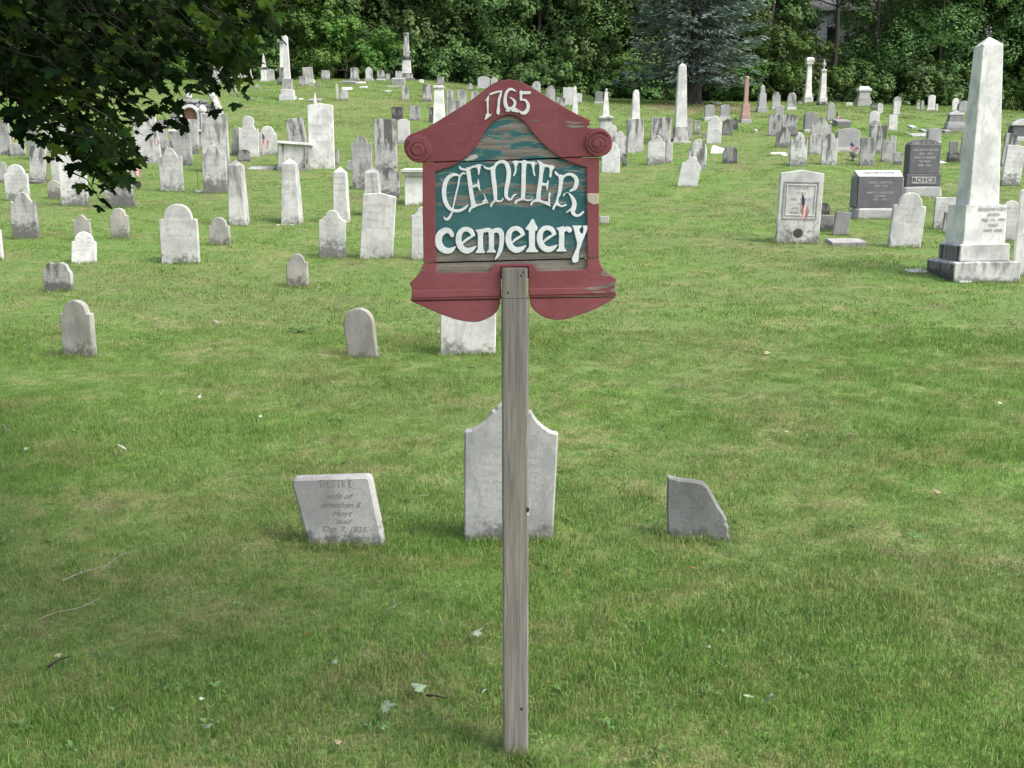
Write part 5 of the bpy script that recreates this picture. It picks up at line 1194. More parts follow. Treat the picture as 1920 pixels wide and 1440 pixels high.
def crown_mesh(name, seed, h, rad, nblob, ncard, size, mat, low=.12, shape='tree'):
    rnd = np.random.default_rng(seed); V = []; T = []
    blobs = []
    for i in range(nblob):
        zf = low + (1 - low) * (i + .5) / nblob; zf = min(.97, zf + rnd.uniform(-.05, .05))
        prof = min(1, 1.15 * (1.02 - zf)) ** .6 * min(1, .62 + zf) if shape == 'tree' else math.sqrt(max(0.02, 1 - zf ** 2.2))
        rr = rad * prof * rnd.uniform(.35, .95); a = rnd.uniform(0, 2 * math.pi)
        br = rad * rnd.uniform(.24, .46)
        blobs.append((rr * math.cos(a), rr * math.sin(a), zf * h, br))
    w_ = np.array([b[3] ** 2 for b in blobs]); w_ /= w_.sum()
    for b, k in zip(blobs, (w_ * ncard).astype(int)):
        d = rnd.normal(size=(k, 3)); d /= np.linalg.norm(d, axis=1, keepdims=True)
        # sprays: leaves gathered in small tufts on the surface of each bough
        nt_ = max(6, k // 14); td = rnd.normal(size=(nt_, 3)); td /= np.linalg.norm(td, axis=1, keepdims=True); td[:, 2] = td[:, 2] * .8 + .15
        tr_ = rnd.uniform(.55, 1.12, nt_); idx = rnd.integers(0, nt_, k); c = np.array(b[:3])
        P = c + td[idx] * (tr_[idx] * b[3])[:, None] * np.array([1, 1, .72]) + d * b[3] * .17
        N = td[idx] + np.array([0, 0, .8]) + d * .7
        V.append(cards(P, N, size, rnd)); T.append(np.clip(.5 + .22 * rnd.normal(size=nt_)[idx] + .12 * rnd.normal(size=k) + .15 * (rnd.random() - .5), 0, 1))
    me = card_mesh(name, np.concatenate(V), np.concatenate(T), mat)
    return me, blobs
def trunk_mesh(name, seed, h, blobs, r0=.16, nl=9):
    rnd = random.Random(seed); mb = MB(); pts = []; x = y = 0
    for k in range(9):
        f = k / 8; pts.append((x, y, f * h * .88 - .3)); x += rnd.uniform(-.1, .1); y += rnd.uniform(-.1, .1)
    mb.tube(pts, [r0 * (1.35 if k == 0 else 1) * (1 - .85 * k / 8) for k in range(9)], 8)
    for b in rnd.sample(blobs, min(nl, len(blobs))):
        zz = max(.6, b[2] - .25 * h * rnd.uniform(.3, 1)); f = min(1, zz / (h * .88)); st_ = Vector(pts[min(8, int(f * 8))]); st_.z = zz
        e = Vector(b[:3]); mb.tube([st_, st_.lerp(e, .5) + Vector((0, 0, .15)), e], [r0 * .35, r0 * .22, r0 * .08], 5)
    me = bpy.data.meshes.new(name); me.from_pydata(mb.v, [], mb.f); me.update(); me.materials.append(M_BARK); return me
TREES = []
for i, (h, rad, nb_, nc) in enumerate(((11.5, 3.5, 38, 24000), (10, 4.0, 36, 24000), (13, 3.8, 42, 26000), (9.5, 3.3, 34, 20000))):
    cm, bl = crown_mesh('crown', 100 + i, h, rad, nb_, int(nc * 1.35), .14, M_LEAF, low=.0); TREES.append((cm, trunk_mesh('trunk', i, h, bl), h, rad))
BUSH = []
for i, (h, rad, nb_, nc) in enumerate(((2.6, 1.9, 14, 9000), (3.4, 2.1, 16, 10000), (1.7, 1.7, 10, 7000))):
    cm, bl = crown_mesh('foliage', 200 + i, h, rad, nb_, nc, .13, M_LEAFY if i < 2 else M_LEAF, low=.05, shape='bush'); BUSH.append((cm, trunk_mesh('stem', 50 + i, h, bl, .05, 8), h, rad))
G_TREE = 'trees of the wood behind the cemetery'; G_BUSH = 'bushes along the edge of the wood'
def place_tree(kind, px, Y, sc, label, szz=None, mat=None):
    lib = TREES if kind[0] == 't' else BUSH; cm, tm, h, rad = lib[int(kind[1])]
    a = (px - 960) / F / CP; x = a * Y; z = float(ground(x, Y))
    nm = 'woodland_tree' if kind[0] == 't' else 'bush'
    root = empty(nm, (x, Y, z - .05), (R(random.uniform(-2, 2)), R(random.uniform(-2, 2)), random.uniform(0, 6.28))); root.scale = (sc, sc, sc * (szz or 1))
    c = inst('crown' if kind[0] == 't' else 'foliage', cm, root); inst('trunk' if kind[0] == 't' else 'stem', tm, root)
    if mat: 
        c.material_slots[0].link = 'OBJECT'; c.material_slots[0].material = mat
    props(root, label, 'tree' if kind[0] == 't' else 'bush', G_TREE if kind[0] == 't' else G_BUSH); return root
front = [(-90, 53, 't1', 1.0, 'leafy tree at the far left of the wood, hidden by the maple'), (90, 54, 't2', 1.0, 'dark tree of the wood behind the left maple branches'), (270, 54, 't0', 1.05, 'tree of the wood glimpsed above the burial vault'),
 (430, 54.5, 't3', 1.1, 'dark tree behind the urn-topped white shaft'), (590, 55.5, 't1', 1.1, 'tree rising behind the bright vine-covered bush'), (740, 55, 't0', 1.05, 'leafy tree directly behind the two-stage capped monument'),
 (880, 54.5, 't2', 1.0, 'broad leafy tree left of the sign peak'), (1010, 54, 't3', 1.15, 'leafy tree right above the sign peak'), (1120, 54.5, 't1', 1.0, 'light green tree between the sign and the blue spruce'),
 (1235, 56, 't2', 1.0, 'dark tree behind the blue spruce'), (1405, 53.5, 't0', 1.05, 'bright green tree right of the blue spruce'), (1425, 56, 't3', .8, 'narrow tree behind the pink monument'),
 (1606, 54, 't2', .95, 'broad tree right of the gap with the pale house'), (1715, 54, 't1', 1.05, 'dense tree above the white wide-based headstone'), (1815, 54.5, 't3', 1.1, 'tree behind the shaft of the great obelisk'),
 (1925, 54, 't0', 1.05, 'tree at the right picture edge'), (2040, 54, 't2', 1.0, 'tree of the wood just past the right edge')]
for px, Y, k, sc, lb in front: place_tree(k, px, Y + 2.5, sc, lb)
n_back = 0
for row, (Y, st_, sc) in enumerate(((60.5, 150, 1.15), (68, 135, 1.3), (78, 125, 1.45), (92, 120, 1.6))):
    for px in np.arange(-160, 2200, st_):
        px = px + random.uniform(-35, 35) + row * 40
        if 1435 < px < 1585 and Y < 74: continue
        if 1820 < px < 1950 and Y < 74: continue
        place_tree('t%d' % random.randrange(4), px, Y + random.uniform(-2, 2), sc * random.uniform(.9, 1.12), 'tree deep in the dark wood that climbs the hillside behind the front trees')
bushes = [(20, 50.8, 'b1', 1.0, 'bush behind the left maple foliage'), (180, 50.6, 'b0', 1.0, 'bush at the wood edge hidden by maple leaves'), (330, 51, 'b1', .95, 'bush above the burial vault'), (470, 51, 'b0', .9, 'dark bush behind the small pointed obelisk'),
 (610, 52, 'b1', 1.15, 'tall bright bush mounded with vines at the left wood edge'), (668, 51.2, 'b0', 1.0, 'bright leafy bush behind the dark two-step headstone'), (560, 51, 'b2', 1.0, 'low bush behind the slender obelisk'), (728, 51.5, 'b0', .8, 'bush just left of the two-stage capped monument'),
 (800, 51.8, 'b2', 1.1, 'dark low bush right of the two-stage capped monument'), (870, 52, 'b2', 1.1, 'low dark bush left of the granite headstone by the sign peak'), (945, 52.5, 'b2', 1.2, 'low dark bush behind the sign peak'), (1030, 52, 'b2', 1.2, 'low dark bush above the right sign slope'),
 (1105, 52, 'b2', 1.1, 'low bush behind the dark granite headstone on the hill'), (1172, 51, 'b0', .75, 'green bush left of the spruce boughs'), (1232, 51, 'b2', .9, 'low bush under the spruce boughs'), (1375, 51, 'b0', .8, 'bush right of the spruce trunk'),
 (1440, 51, 'b1', 1.0, 'bright bush behind the white round headstones'), (1490, 52, 'b1', .95, 'bright bush at the foot of the white column'), (1575, 51.5, 'b2', 1.1, 'low bush right of the urn-crowned shaft'), (1650, 51.5, 'b2', 1.2, 'low bush right of the roofed granite monument'),
 (1720, 51.6, 'b2', 1.1, 'low bush behind the close pair of tiny stones'), (1790, 51.5, 'b2', 1.1, 'low bush behind the white round headstone near the obelisk shaft'), (1880, 50.5, 'b1', .62, 'bright low bush right of the great obelisk shaft'), (1945, 50.5, 'b1', .7, 'bright bush at the right picture edge')]
for px, Y, k, sc, lb in bushes: place_tree(k, px, Y + 2.6, sc * 1.12, lb)
for px in range(-60, 2050, 105):       # understorey that closes the foot of the wood
    if 1475 < px < 1545: continue
    place_tree('b%d' % random.choice((0, 1, 1)), px + random.uniform(-30, 30), 56.6 + random.uniform(-.8, .8), random.uniform(1.35, 1.8), 'tall shrub of the understorey filling the foot of the wood', szz=random.uniform(.95, 1.25), mat=M_LEAF)
# small bare trunk seen pale among the leaves
def bare(px, Y, h, r, label, mt=None):
    mt = mt or M_LIMB
    a = (px - 960) / F / CP; x = a * Y; z = float(ground(x, Y)); mb = MB()
    mb.tube([(0, 0, -.3), (.1, 0, h * .4), (.05, .1, h)], [r, r * .8, r * .4], 7); t_ = mb.build('trunk', mt, None)
    root = empty('bare_tree', (x, Y, z)); t_.parent = root; mb = MB()
    for k in range(9):
        zz = h * random.uniform(.45, .95); aa = random.uniform(0, 6.28); L = random.uniform(.8, 2.0); mb.tube([(.06, .05, zz), (L * .5 * math.cos(aa), L * .5 * math.sin(aa), zz + L * .2), (L * math.cos(aa), L * math.sin(aa), zz + L * .3)], [r * .3, r * .2, r * .08], 5)
    b = mb.build('limb', mt, root); b['kind'] = 'stuff'; props(root, label, 'tree', G_TREE)
bare(1527, 54, 9, .16, 'dark bare trunk beside the tall white column'); bare(1898, 54.5, 9, .07, 'dark bare-stemmed tree just right of the great obelisk top'); bare(1712, 54.5, 9, .05, 'thin grey stem of a tree with bare limbs at the right', M_BARK)

# ---- the blue spruce: whorls of drooping boughs hung with needle sprays
def spruce():
    rnd = np.random.default_rng(77); h = 15.0; V = []; T = []; mb = MB()
    mb.tube([(0, 0, -.4), (0, 0, 1.0), (0, 0, h)], [.42, .27, .04], 10)
    nb_ = 0
    for lv in range(44):
        f = lv / 44; z0 = 1.5 + f * (h - 1.8); L0 = 3.05 * (1 - f) ** .5 + .2
        for k in range(9 if f < .7 else 5):
            a = 2.399 * nb_ + rnd.uniform(-.25, .25); nb_ += 1; L = L0 * rnd.uniform(.72, 1.1); m_ = 7; pts = []
            for q in range(m_):
                u = q / (m_ - 1); r_ = L * u; zz = z0 - L * (.34 * u ** 1.1 - .20 * u ** 3.5) ; pts.append(np.array((r_ * math.cos(a), r_ * math.sin(a), zz)))
            if lv % 2 == 0 and k % 2 == 0: mb.tube([tuple(p) for p in pts], [.035 * (1 - .8 * q / 6) for q in range(7)], 4)
            n = int(34 * L) + 10; u = rnd.uniform(.12, 1, n) ** .8; i = np.minimum((u * 6).astype(int), 5); fr = (u * 6 - i)[:, None]; PP = np.array(pts); base = PP[i] * (1 - fr) + PP[i + 1] * fr
            d = PP[i + 1] - PP[i]; d /= np.linalg.norm(d, axis=1, keepdims=True); side = np.stack([-np.sin(a) * np.ones(n), np.cos(a) * np.ones(n), np.zeros(n)], 1)
            off = rnd.uniform(-1, 1, n); wid = .34 * L * (1 - u * .75) * .6 + .06
            P = base + side * (off * wid)[:, None]; P[:, 2] -= np.abs(off) * wid * .55 + rnd.uniform(0, .10, n)
            ax = d + side * off[:, None] * .9 + rnd.normal(size=(n, 3)) * .2; ax[:, 2] -= .25; ax /= np.linalg.norm(ax, axis=1, keepdims=True)
            nn = np.cross(ax, side) + rnd.normal(size=(n, 3)) * .3; nn /= np.linalg.norm(nn, axis=1, keepdims=True); bb = np.cross(nn, ax)
            s = rnd.uniform(.16, .30, n)[:, None]; wv = .19
            V.append(np.stack([P - ax * s * .5, P + bb * s * wv, P + ax * s * .55, P - bb * s * wv], 1).reshape(-1, 3))
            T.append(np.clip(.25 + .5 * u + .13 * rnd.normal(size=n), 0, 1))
    root = empty('spruce_tree', (SPR[0], SPR[1], SPR[2]))
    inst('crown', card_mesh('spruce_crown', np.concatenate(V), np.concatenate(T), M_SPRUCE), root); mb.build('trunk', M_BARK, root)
    props(root, 'large blue spruce with drooping boughs behind the tall white obelisk', 'tree', G_TREE)
spruce()

# ------------------------------------------------------------------ pale clapboard house behind the wood
hy = 73.0; p0 = on_plane(1440, 60, hy)[0]; p1 = on_plane(1960, 60, hy)[0]
hx0, hx1 = p0.x, p1.x; zb_ = float(ground((hx0 + hx1) / 2, hy)) - 1.5; zt2 = on_plane(1500, 22, hy)[0].z
house = empty('white_house', ((hx0 + hx1) / 2, hy + 3, zb_)); M_CLAP = paint('white_clapboard', (.80, .80, .80)); M_ROOF = paint('grey_shingle_roof', (.17, .17, .18)); M_GLASS = paint('dark_window_glass', (.03, .035, .04), .1)
Wd, Hd = hx1 - hx0, zt2 - zb_
mb = MB(); mb.box((0, 0, Hd / 2), (Wd, 6, Hd)); mb.build('wall', M_CLAP, house)
k = 0; z = .1
while z < Hd - .1:
    mb = MB(); mb.box((0, -3.012 - .006, z + .09), (Wd, .024, .17)); mb.build('clapboard', M_CLAP, house); z += .19
mb = MB(); mb.add([(-Wd / 2 - .4, -3.5, Hd), (Wd / 2 + .4, -3.5, Hd), (Wd / 2 + .4, 0, Hd + 2), (-Wd / 2 - .4, 0, Hd + 2), (-Wd / 2 - .4, 3.5, Hd), (Wd / 2 + .4, 3.5, Hd)], [(0, 1, 2, 3), (3, 2, 5, 4), (0, 3, 4), (1, 5, 2), (0, 4, 5, 1)]); mb.build('roof', M_ROOF, house)
for xx in (-Wd / 2 + 1.3, -Wd / 2 + 4.5, 0, 3.5, Wd / 2 - 2):
    mb = MB(); mb.box((xx, -3.05, Hd - 1.7), (.95, .07, 1.5)); fr_ = mb.build('window', M_CLAP, house); mb = MB(); mb.box((xx, -3.09, Hd - 1.7), (.8, .02, 1.35)); mb.build('pane', M_GLASS, fr_)
props(house, 'white clapboard house glimpsed through the gap in the trees', 'house')

# ------------------------------------------------------------------ maple overhanging from the left
def maple_outline():
    h = [(0, -.06), (.10, -.02), (.26, -.14), (.24, .02), (.46, .02), (.38, .13), (.50, .27), (.34, .28), (.36, .42), (.22, .36), (.14, .44), (.20, .60), (.11, .60), (.09, .74), (0, .88)]
    return h + [(-x, y) for x, y in h[::-1][1:-1]]
MO = maple_outline()
leaf_me = bpy.data.meshes.new('maple_leaf')
vv_ = [(0, .2, .02)] + [(x, y, -.16 * abs(x) - .05 * y * y + .03 * math.sin(9 * x)) for x, y in MO]; nf_ = len(MO)
leaf_me.from_pydata(vv_, [], [(0, 1 + i, 1 + (i + 1) % nf_) for i in range(nf_)]); leaf_me.update(); leaf_me.materials.append(M_MAPLE)
at = leaf_me.attributes.new('tint', 'FLOAT', 'FACE'); at.data.foreach_set('value', [.5] * nf_)
LV = np.array(vv_); LF = np.array([(0, 1 + i, 1 + (i + 1) % nf_) for i in range(nf_)])
maple = empty('maple_tree', (-6.4, 3.6, float(ground(-6.4, 3.6))))
MP = np.array(maple.location)
# lower edge of the foliage in the photograph, as (px, py)
edge = [(-260, 200), (-40, 215), (0, 232), (40, 258), (90, 290), (128, 322), (160, 345), (176, 392), (205, 385), (222, 330), (234, 288), (228, 262), (250, 228), (285, 222), (312, 215), (335, 206), (352, 190), (400, 178), (432, 162), (446, 145), (440, 118), (448, 84), (492, 72), (536, 58), (550, 20), (556, -40)]
ex = [e[0] for e in edge]; ey = [e[1] for e in edge]
rm = np.random.default_rng(5)
twigs = MB(); Lpos = []; Lrot = []; Ls = []; Lt = []
def leaf_frame(d, up):
    d = d.normalized(); x_ = d.cross(up)
    if x_.length < 1e-3: x_ = d.cross(Vector((1, 0, 0)))
    x_.normalize(); z_ = x_.cross(d); return Matrix((x_, d, z_)).transposed()
lit = 0.0
def spray(c, nleaf, L=.42, sz=.115, dirv=None):
    d = Vector(dirv) if dirv is not None else Vector((rm.uniform(.2, 1), rm.uniform(-.6, .6), rm.uniform(-.9, -.1)))
    d.normalize(); a = c - d * L * .7; b = c + d * L * .3; mid = (a + b) / 2 + Vector((0, 0, .04))
    twigs.tube([a, mid, b], [.004, .003, .0016], 4)
    for k in range(nleaf):
        u = k / max(nleaf - 1, 1); p = a.lerp(b, .15 + .85 * u) + Vector((0, 0, .04 * math.sin(math.pi * u)))
        sd = 1 if k % 2 else -1; side = d.cross(Vector((0, 0, 1))).normalized() * sd
        ld = (d * .5 + side * rm.uniform(.5, 1.1) + Vector((rm.normal() * .25, rm.normal() * .25, rm.uniform(-.75, .05)))).normalized()
        pet = p + ld * .05; up = Vector((rm.normal() * .45, rm.normal() * .45 - .25, 1))
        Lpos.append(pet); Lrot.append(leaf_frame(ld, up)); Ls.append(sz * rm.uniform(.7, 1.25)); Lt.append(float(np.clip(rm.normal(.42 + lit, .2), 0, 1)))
def in_mask(px, py, marg=0): return py < np.interp(px, ex, ey) - marg
cnt = 0
while cnt < 470:                      # boughs seen in the photograph
    px = rm.uniform(-230, 560); py = rm.uniform(-120, 385)
    e_y = np.interp(px, ex, ey)
    if py > e_y - 52: continue
    near = e_y - py
    if py > 190 and rm.random() < .35: continue
    Yd = rm.uniform(4.3, 6.2) if near < 120 else rm.uniform(4.3, 7.4)
    lit = .26 if px > 400 else (.12 if py > 190 else -.05)  # sunlight put into the leaf tint: brighter right and low, darker elsewhere
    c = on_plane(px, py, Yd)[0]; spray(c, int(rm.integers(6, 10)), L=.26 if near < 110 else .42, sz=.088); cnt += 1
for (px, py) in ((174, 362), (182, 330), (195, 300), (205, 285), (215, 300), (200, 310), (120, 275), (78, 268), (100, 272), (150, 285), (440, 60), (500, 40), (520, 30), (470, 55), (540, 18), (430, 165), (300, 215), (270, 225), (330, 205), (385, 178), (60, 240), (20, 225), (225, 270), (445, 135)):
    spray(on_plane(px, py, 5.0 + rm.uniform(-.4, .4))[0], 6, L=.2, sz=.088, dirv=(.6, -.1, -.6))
n_seen = len(Lpos); lit = 0.0
# the rest of the crown, above and to the left of the picture, which shades the lawn
for k in range(900):
    d = rm.normal(size=3); d /= np.linalg.norm(d); r_ = rm.uniform(.35, 1) ** .5
    c = Vector((MP[0] - .6 + d[0] * r_ * 5.2, MP[1] + .4 + d[1] * r_ * 4.6, 6.9 + d[2] * r_ * 3.6))
    # stay out of the picture frame
    yy = max(c.y, .01); v_ = (c.z - H_EYE) / yy
    if c.y > .3:
        depth = c.y * CP - (c.z - H_EYE) * SP; upc = c.y * SP + (c.z - H_EYE) * CP
        if depth > 0:
            qx = 960 + F * c.x / depth; qy = 720 - F * upc / depth
            if qx > -150 and qy > -90: continue
    spray(c, 5, L=.8, sz=.26)
for k in range(330):                  # long unseen bough, added overhead to shade the lawn and sign
    d = rm.normal(size=3); d /= np.linalg.norm(d); r_ = rm.uniform(.1, 1) ** .5
    spray(Vector((1.3 + d[0] * r_ * 2.3, 2.1 + d[1] * r_ * 1.2, 5.5 + d[2] * r_ * .6)), 5, L=.6, sz=.2)
for br in (((-6.3, 3.5, 4.6), (-3.5, 2.4, 5.4), (-.5, 2.0, 5.7), (2.9, 2.1, 5.3)), ((-6.2, 3.8, 3.2), (-5.0, 4.4, 3.9), (-3.2, 5.0, 3.35), (-2.3, 5.2, 2.95)), ((-6.3, 3.7, 3.8), (-4.6, 4.9, 4.2), (-2.8, 5.6, 3.9), (-1.4, 5.8, 3.35)), ((-6.3, 3.5, 4.2), (-4, 3.2, 4.6), (-2.2, 3.9, 4.1), (-1.4, 4.6, 3.6)), ((-6.3, 3.5, 3.0), (-5.0, 4.2, 3.2), (-3.7, 4.8, 2.8), (-2.9, 5.0, 2.3)),
           ((-6.4, 3.6, 4.5), (-7, 5.5, 6), (-7.5, 7, 7.5)), ((-6.4, 3.6, 4.5), (-8.5, 2.5, 6), (-10, 2, 7.2)), ((-6.4, 3.6, 5), (-5.5, 2.5, 7), (-4.5, 1, 8.5)), ((-6.4, 3.6, 5), (-5.2, 4, 7), (-3.9, 4.4, 8.2))):
    pts = curve_px(br, 5); mb = MB(); mb.tube([(p[0] - MP[0], p[1] - MP[1], p[2] - MP[2]) for p in pts], [.05 * (1 - .85 * i / (len(pts) - 1)) + .004 for i in range(len(pts))], 7); mb.build('limb', M_LIMB, maple)
mb = MB(); mb.tube([(0, 0, -.4), (0, 0, .3), (.05, 0, 2), (0, .05, 4.6), (.1, 0, 7.5)], [.46, .33, .27, .2, .09], 14); mb.build('trunk', M_BARK, maple, True)
twigs.v = [(x - MP[0], y - MP[1], z - MP[2]) for x, y, z in twigs.v]; o = twigs.build('twig', M_TWIGD, maple); o['kind'] = 'stuff'
# 300 leaves that show largest: one object each; the others as one mesh
Lp = np.array([tuple(p) for p in Lpos]); dist = np.linalg.norm(Lp - np.array([0, 0, H_EYE]), axis=1)
depth_ = Lp[:, 1] * CP - (Lp[:, 2] - H_EYE) * SP; qx = 960 + F * Lp[:, 0] / depth_; qy = 720 - F * (Lp[:, 1] * SP + (Lp[:, 2] - H_EYE) * CP) / depth_
vis = (qx > 0) & (qy > 0) & (depth_ > 0) & (np.arange(len(Lp)) < n_seen)
edged = np.abs(np.interp(qx, ex, ey) - qy); score = dist + .006 * edged; score[~vis] = 1e9
order = np.argsort(score); single = set(order[:298].tolist())
leaf_vars = []
for v_ in range(6):
    m2 = leaf_me.copy(); m2.attributes['tint'].data.foreach_set('value', [.15 + .14 * v_] * nf_); leaf_vars.append(m2)
VV = []; FF = []; TT = []
for i in range(len(Lpos)):
    if i in single:
        o = inst('leaf', leaf_vars[int(min(5, Lt[i] * 6))], maple, Lpos[i] - Vector(MP)); o.rotation_euler = Lrot[i].to_euler(); o.scale = (Ls[i],) * 3
    else:
        Mx = np.array(Lrot[i]); VV.append(LV @ Mx.T * Ls[i] + Lp[i] - MP); TT += [Lt[i]] * nf_
nL = len(VV); V_ = np.concatenate(VV); F_ = (np.arange(nL)[:, None, None] * len(LV) + LF[None]).reshape(-1, 3)
me = bpy.data.meshes.new('foliage'); me.from_pydata(V_.tolist(), [], F_.tolist()); me.update(); me.materials.append(M_MAPLE)
at = me.attributes.new('tint', 'FLOAT', 'FACE'); at.data.foreach_set('value', TT); o = inst('foliage', me, maple); o['kind'] = 'stuff'
props(maple, 'maple tree standing left of the picture, its dark boughs hanging across the upper left', 'tree')

# ------------------------------------------------------------------ fallen leaves and twigs on the lawn
M_FL = {k: leaf_mat('fallen_leaf_' + k, c, c, c, trans=.1) for k, c in {'pale': (.36, .42, .30), 'white': (.46, .47, .41), 'green': (.05, .14, .035), 'orange': (.38, .12, .05), 'tan': (.42, .33, .22), 'sage': (.22, .29, .19)}.items()}
fl_me = {}
for k in M_FL: m2 = leaf_me.copy(); m2.materials.clear(); m2.materials.append(M_FL[k]); fl_me[k] = m2
FL = [(886, 1213, 34, 'pale', 'large upturned pale maple leaf left of the post'), (625, 1268, 20, 'sage', 'greyish leaf sunk in the grass, lower left centre'), (237, 855, 20, 'white', 'white upturned leaf on the lawn at left'), (50, 853, 14, 'pale', 'small pale leaf near the left edge'), (372, 757, 12, 'white', 'small white leaf above the DESIRE stone at far left'),
 (487, 794, 9, 'white', 'tiny white leaf bit left of centre'), (24, 1014, 12, 'pale', 'pale leaf at the left edge halfway down'), (718, 1350, 34, 'sage', 'folded yellowish-green leaf left of the post foot'), (795, 1318, 34, 'sage', 'dull green leaf with curled edge left of the post foot'), (905, 1325, 12, 'white', 'small white curled leaf beside the post foot'),
 (1300, 1083, 13, 'orange', 'little orange-brown leaf below the broken slate stone'), (577, 1213, 10, 'orange', 'little orange leaf in the shade at left'), (420, 1272, 10, 'orange', 'brownish-pink leaf scrap in the shade'), (382, 1338, 13, 'white', 'pale curled leaf at the lower left'), (1404, 1330, 26, 'sage', 'greyish leaf, left one of a pair at lower right'), (1436, 1334, 28, 'sage', 'greyish leaf, right one of a pair at lower right'),
 (1471, 822, 11, 'white', 'pale leaf left of a curled grey one on the right lawn'), (1592, 826, 18, 'tan', 'curled grey-brown leaf on the right lawn'), (1876, 768, 10, 'white', 'white scrap near the right edge'), (1440, 668, 15, 'tan', 'curled tan leaf under the peaked tablet lawn'), (1673, 547, 9, 'pale', 'pale leaf on the bright grass left of the great obelisk'),
 (821, 627, 12, 'white', 'white leaf by the foot of the sign lobe'), (410, 610, 12, 'white', 'white leaf alone on the lawn between two headstones'), (62, 657, 12, 'white', 'white leaf left of the lone round-shouldered headstone'), (1762, 940, 18, 'tan', 'curled grey leaf low on the right lawn'), (110, 1252, 16, 'tan', 'tan leaf beside a dark twig at lower left'), (1233, 817, 24, 'green', 'dark green leaf tuft on the lawn right of the post'),
 (560, 626, 26, 'green', 'dark leaf of a fallen sprig left of the sign lobe'), (582, 618, 22, 'green', 'second leaf of the fallen sprig left of the sign lobe'), (545, 624, 16, 'green', 'leftmost leaf of the fallen sprig'), (640, 1422, 18, 'tan', 'pinkish dry leaf at the bottom edge'), (1327, 1238, 9, 'white', 'tiny white scrap in the grass right of the post'), (790, 1300, 14, 'green', 'small green leaf above the dull curled one'),
 (390, 1388, 20, 'sage', 'greyish leaf near the bottom at left'), (36, 1222, 12, 'pale', 'pale leaf at the lower left edge'), (290, 602, 9, 'tan', 'tiny brown leaf above the white leaf at left')]
for i, (px, py, w_, k, lb) in enumerate(FL):
    g, t = hit(px, py, 1.5); s = w_ * t / F; o = inst('fallen_leaf', fl_me[k]); o.location = (g.x, g.y, g.z + (.055 if g.y < 9 else .035)); o.scale = (s, s, s * 1.6)
    o.rotation_euler = (random.uniform(-.1, .75), random.uniform(-.4, .4), random.uniform(0, 6.28)); props(o, lb, 'leaf', 'leaves fallen on the lawn')
def twig(pts, r_, mat, label, forks=()):
    root = empty('fallen_twig', hit(*pts[0], 1.5)[0]); b0 = root.location.copy()
    for run, rr in [(pts, r_)] + [(f, r_ * .6) for f in forks]:
        P3 = [hit(x, y, 1.5)[0] + Vector((0, 0, .045 + .01 * (i % 2))) - b0 for i, (x, y) in enumerate(run)]
        mb = MB(); q = curve_px([tuple(p) for p in P3], 4); mb.tube(q, [rr * (1 - .6 * i / len(q)) for i in range(len(q))], 5); mb.build('stick' if run is pts else 'fork', mat, root)
    props(root, label, 'twig', 'twigs lying on the lawn')
twig([(118, 1106), (160, 1094), (200, 1078), (228, 1062), (256, 1048)], .003, M_TWIG, 'long pale forked twig in the left shade', [[(205, 1076), (190, 1090), (176, 1106)]])
twig([(75, 1182), (110, 1172), (150, 1160), (190, 1143)], .0028, M_TWIG, 'pale straight twig below the long forked one')
twig([(738, 1140), (741, 1160), (722, 1164), (742, 1174)], .0028, M_TWIG, 'small pale forked twig between the DESIRE stone and the post')
twig([(300, 752), (308, 745), (322, 742)], .004, M_TWIG, 'short white twig on the left lawn')
twig([(8, 806), (14, 820), (34, 828)], .005, M_TWIG, 'bent pale twig at the left edge')
twig([(92, 1270), (112, 1264), (134, 1250)], .006, M_TWIGD, 'short dark twig beside a tan leaf at lower left')
twig([(800, 1325), (815, 1330), (838, 1334)], .005, M_TWIGD, 'short dark twig under the dull curled leaf')
twig([(760, 945), (785, 946), (802, 943)], .0025, M_TWIG, 'thin straw between the DESIRE stone and the post')

# ------------------------------------------------------------------ grass blades
def blade_mat():
    m = NT('grass_blades'); pos = m.n('ShaderNodeNewGeometry').outputs['Position']; c, vf = lawn_color(m, pos)
    t = m.attr('tint', 'GEOMETRY'); oi = m.n('ShaderNodeObjectInfo')
    c = m.mix(m.ramp(t, .76, .82, 0, .75), c, (.40, .35, .22)); c = m.mix(m.ramp(t, .32, .08, 0, .7), c, (.040, .10, .018)); c = m.mix(m.ramp(t, .60, .76, 0, .55), c, (.24, .42, .08))
    hs = m.n('ShaderNodeHueSaturation'); m.l(c, hs.inputs['Color']); m.l(m.math('ADD', m.math('MULTIPLY', oi.outputs['Random'], .35), .86), hs.inputs['Value']); m.l(hs.outputs[0], m.b.inputs['Base Color'])
    m.b.inputs['Roughness'].default_value = .5
    tr = m.n('ShaderNodeBsdfTranslucent'); m.l(hs.outputs[0], tr.inputs[0]); mx = m.n('ShaderNodeMixShader'); mx.inputs[0].default_value = .3
    m.l(m.b.outputs[0], mx.inputs[1]); m.l(tr.outputs[0], mx.inputs[2]); m.l(mx.outputs[0], m.out.inputs[0]); return m.m
M_BLADE = blade_mat()
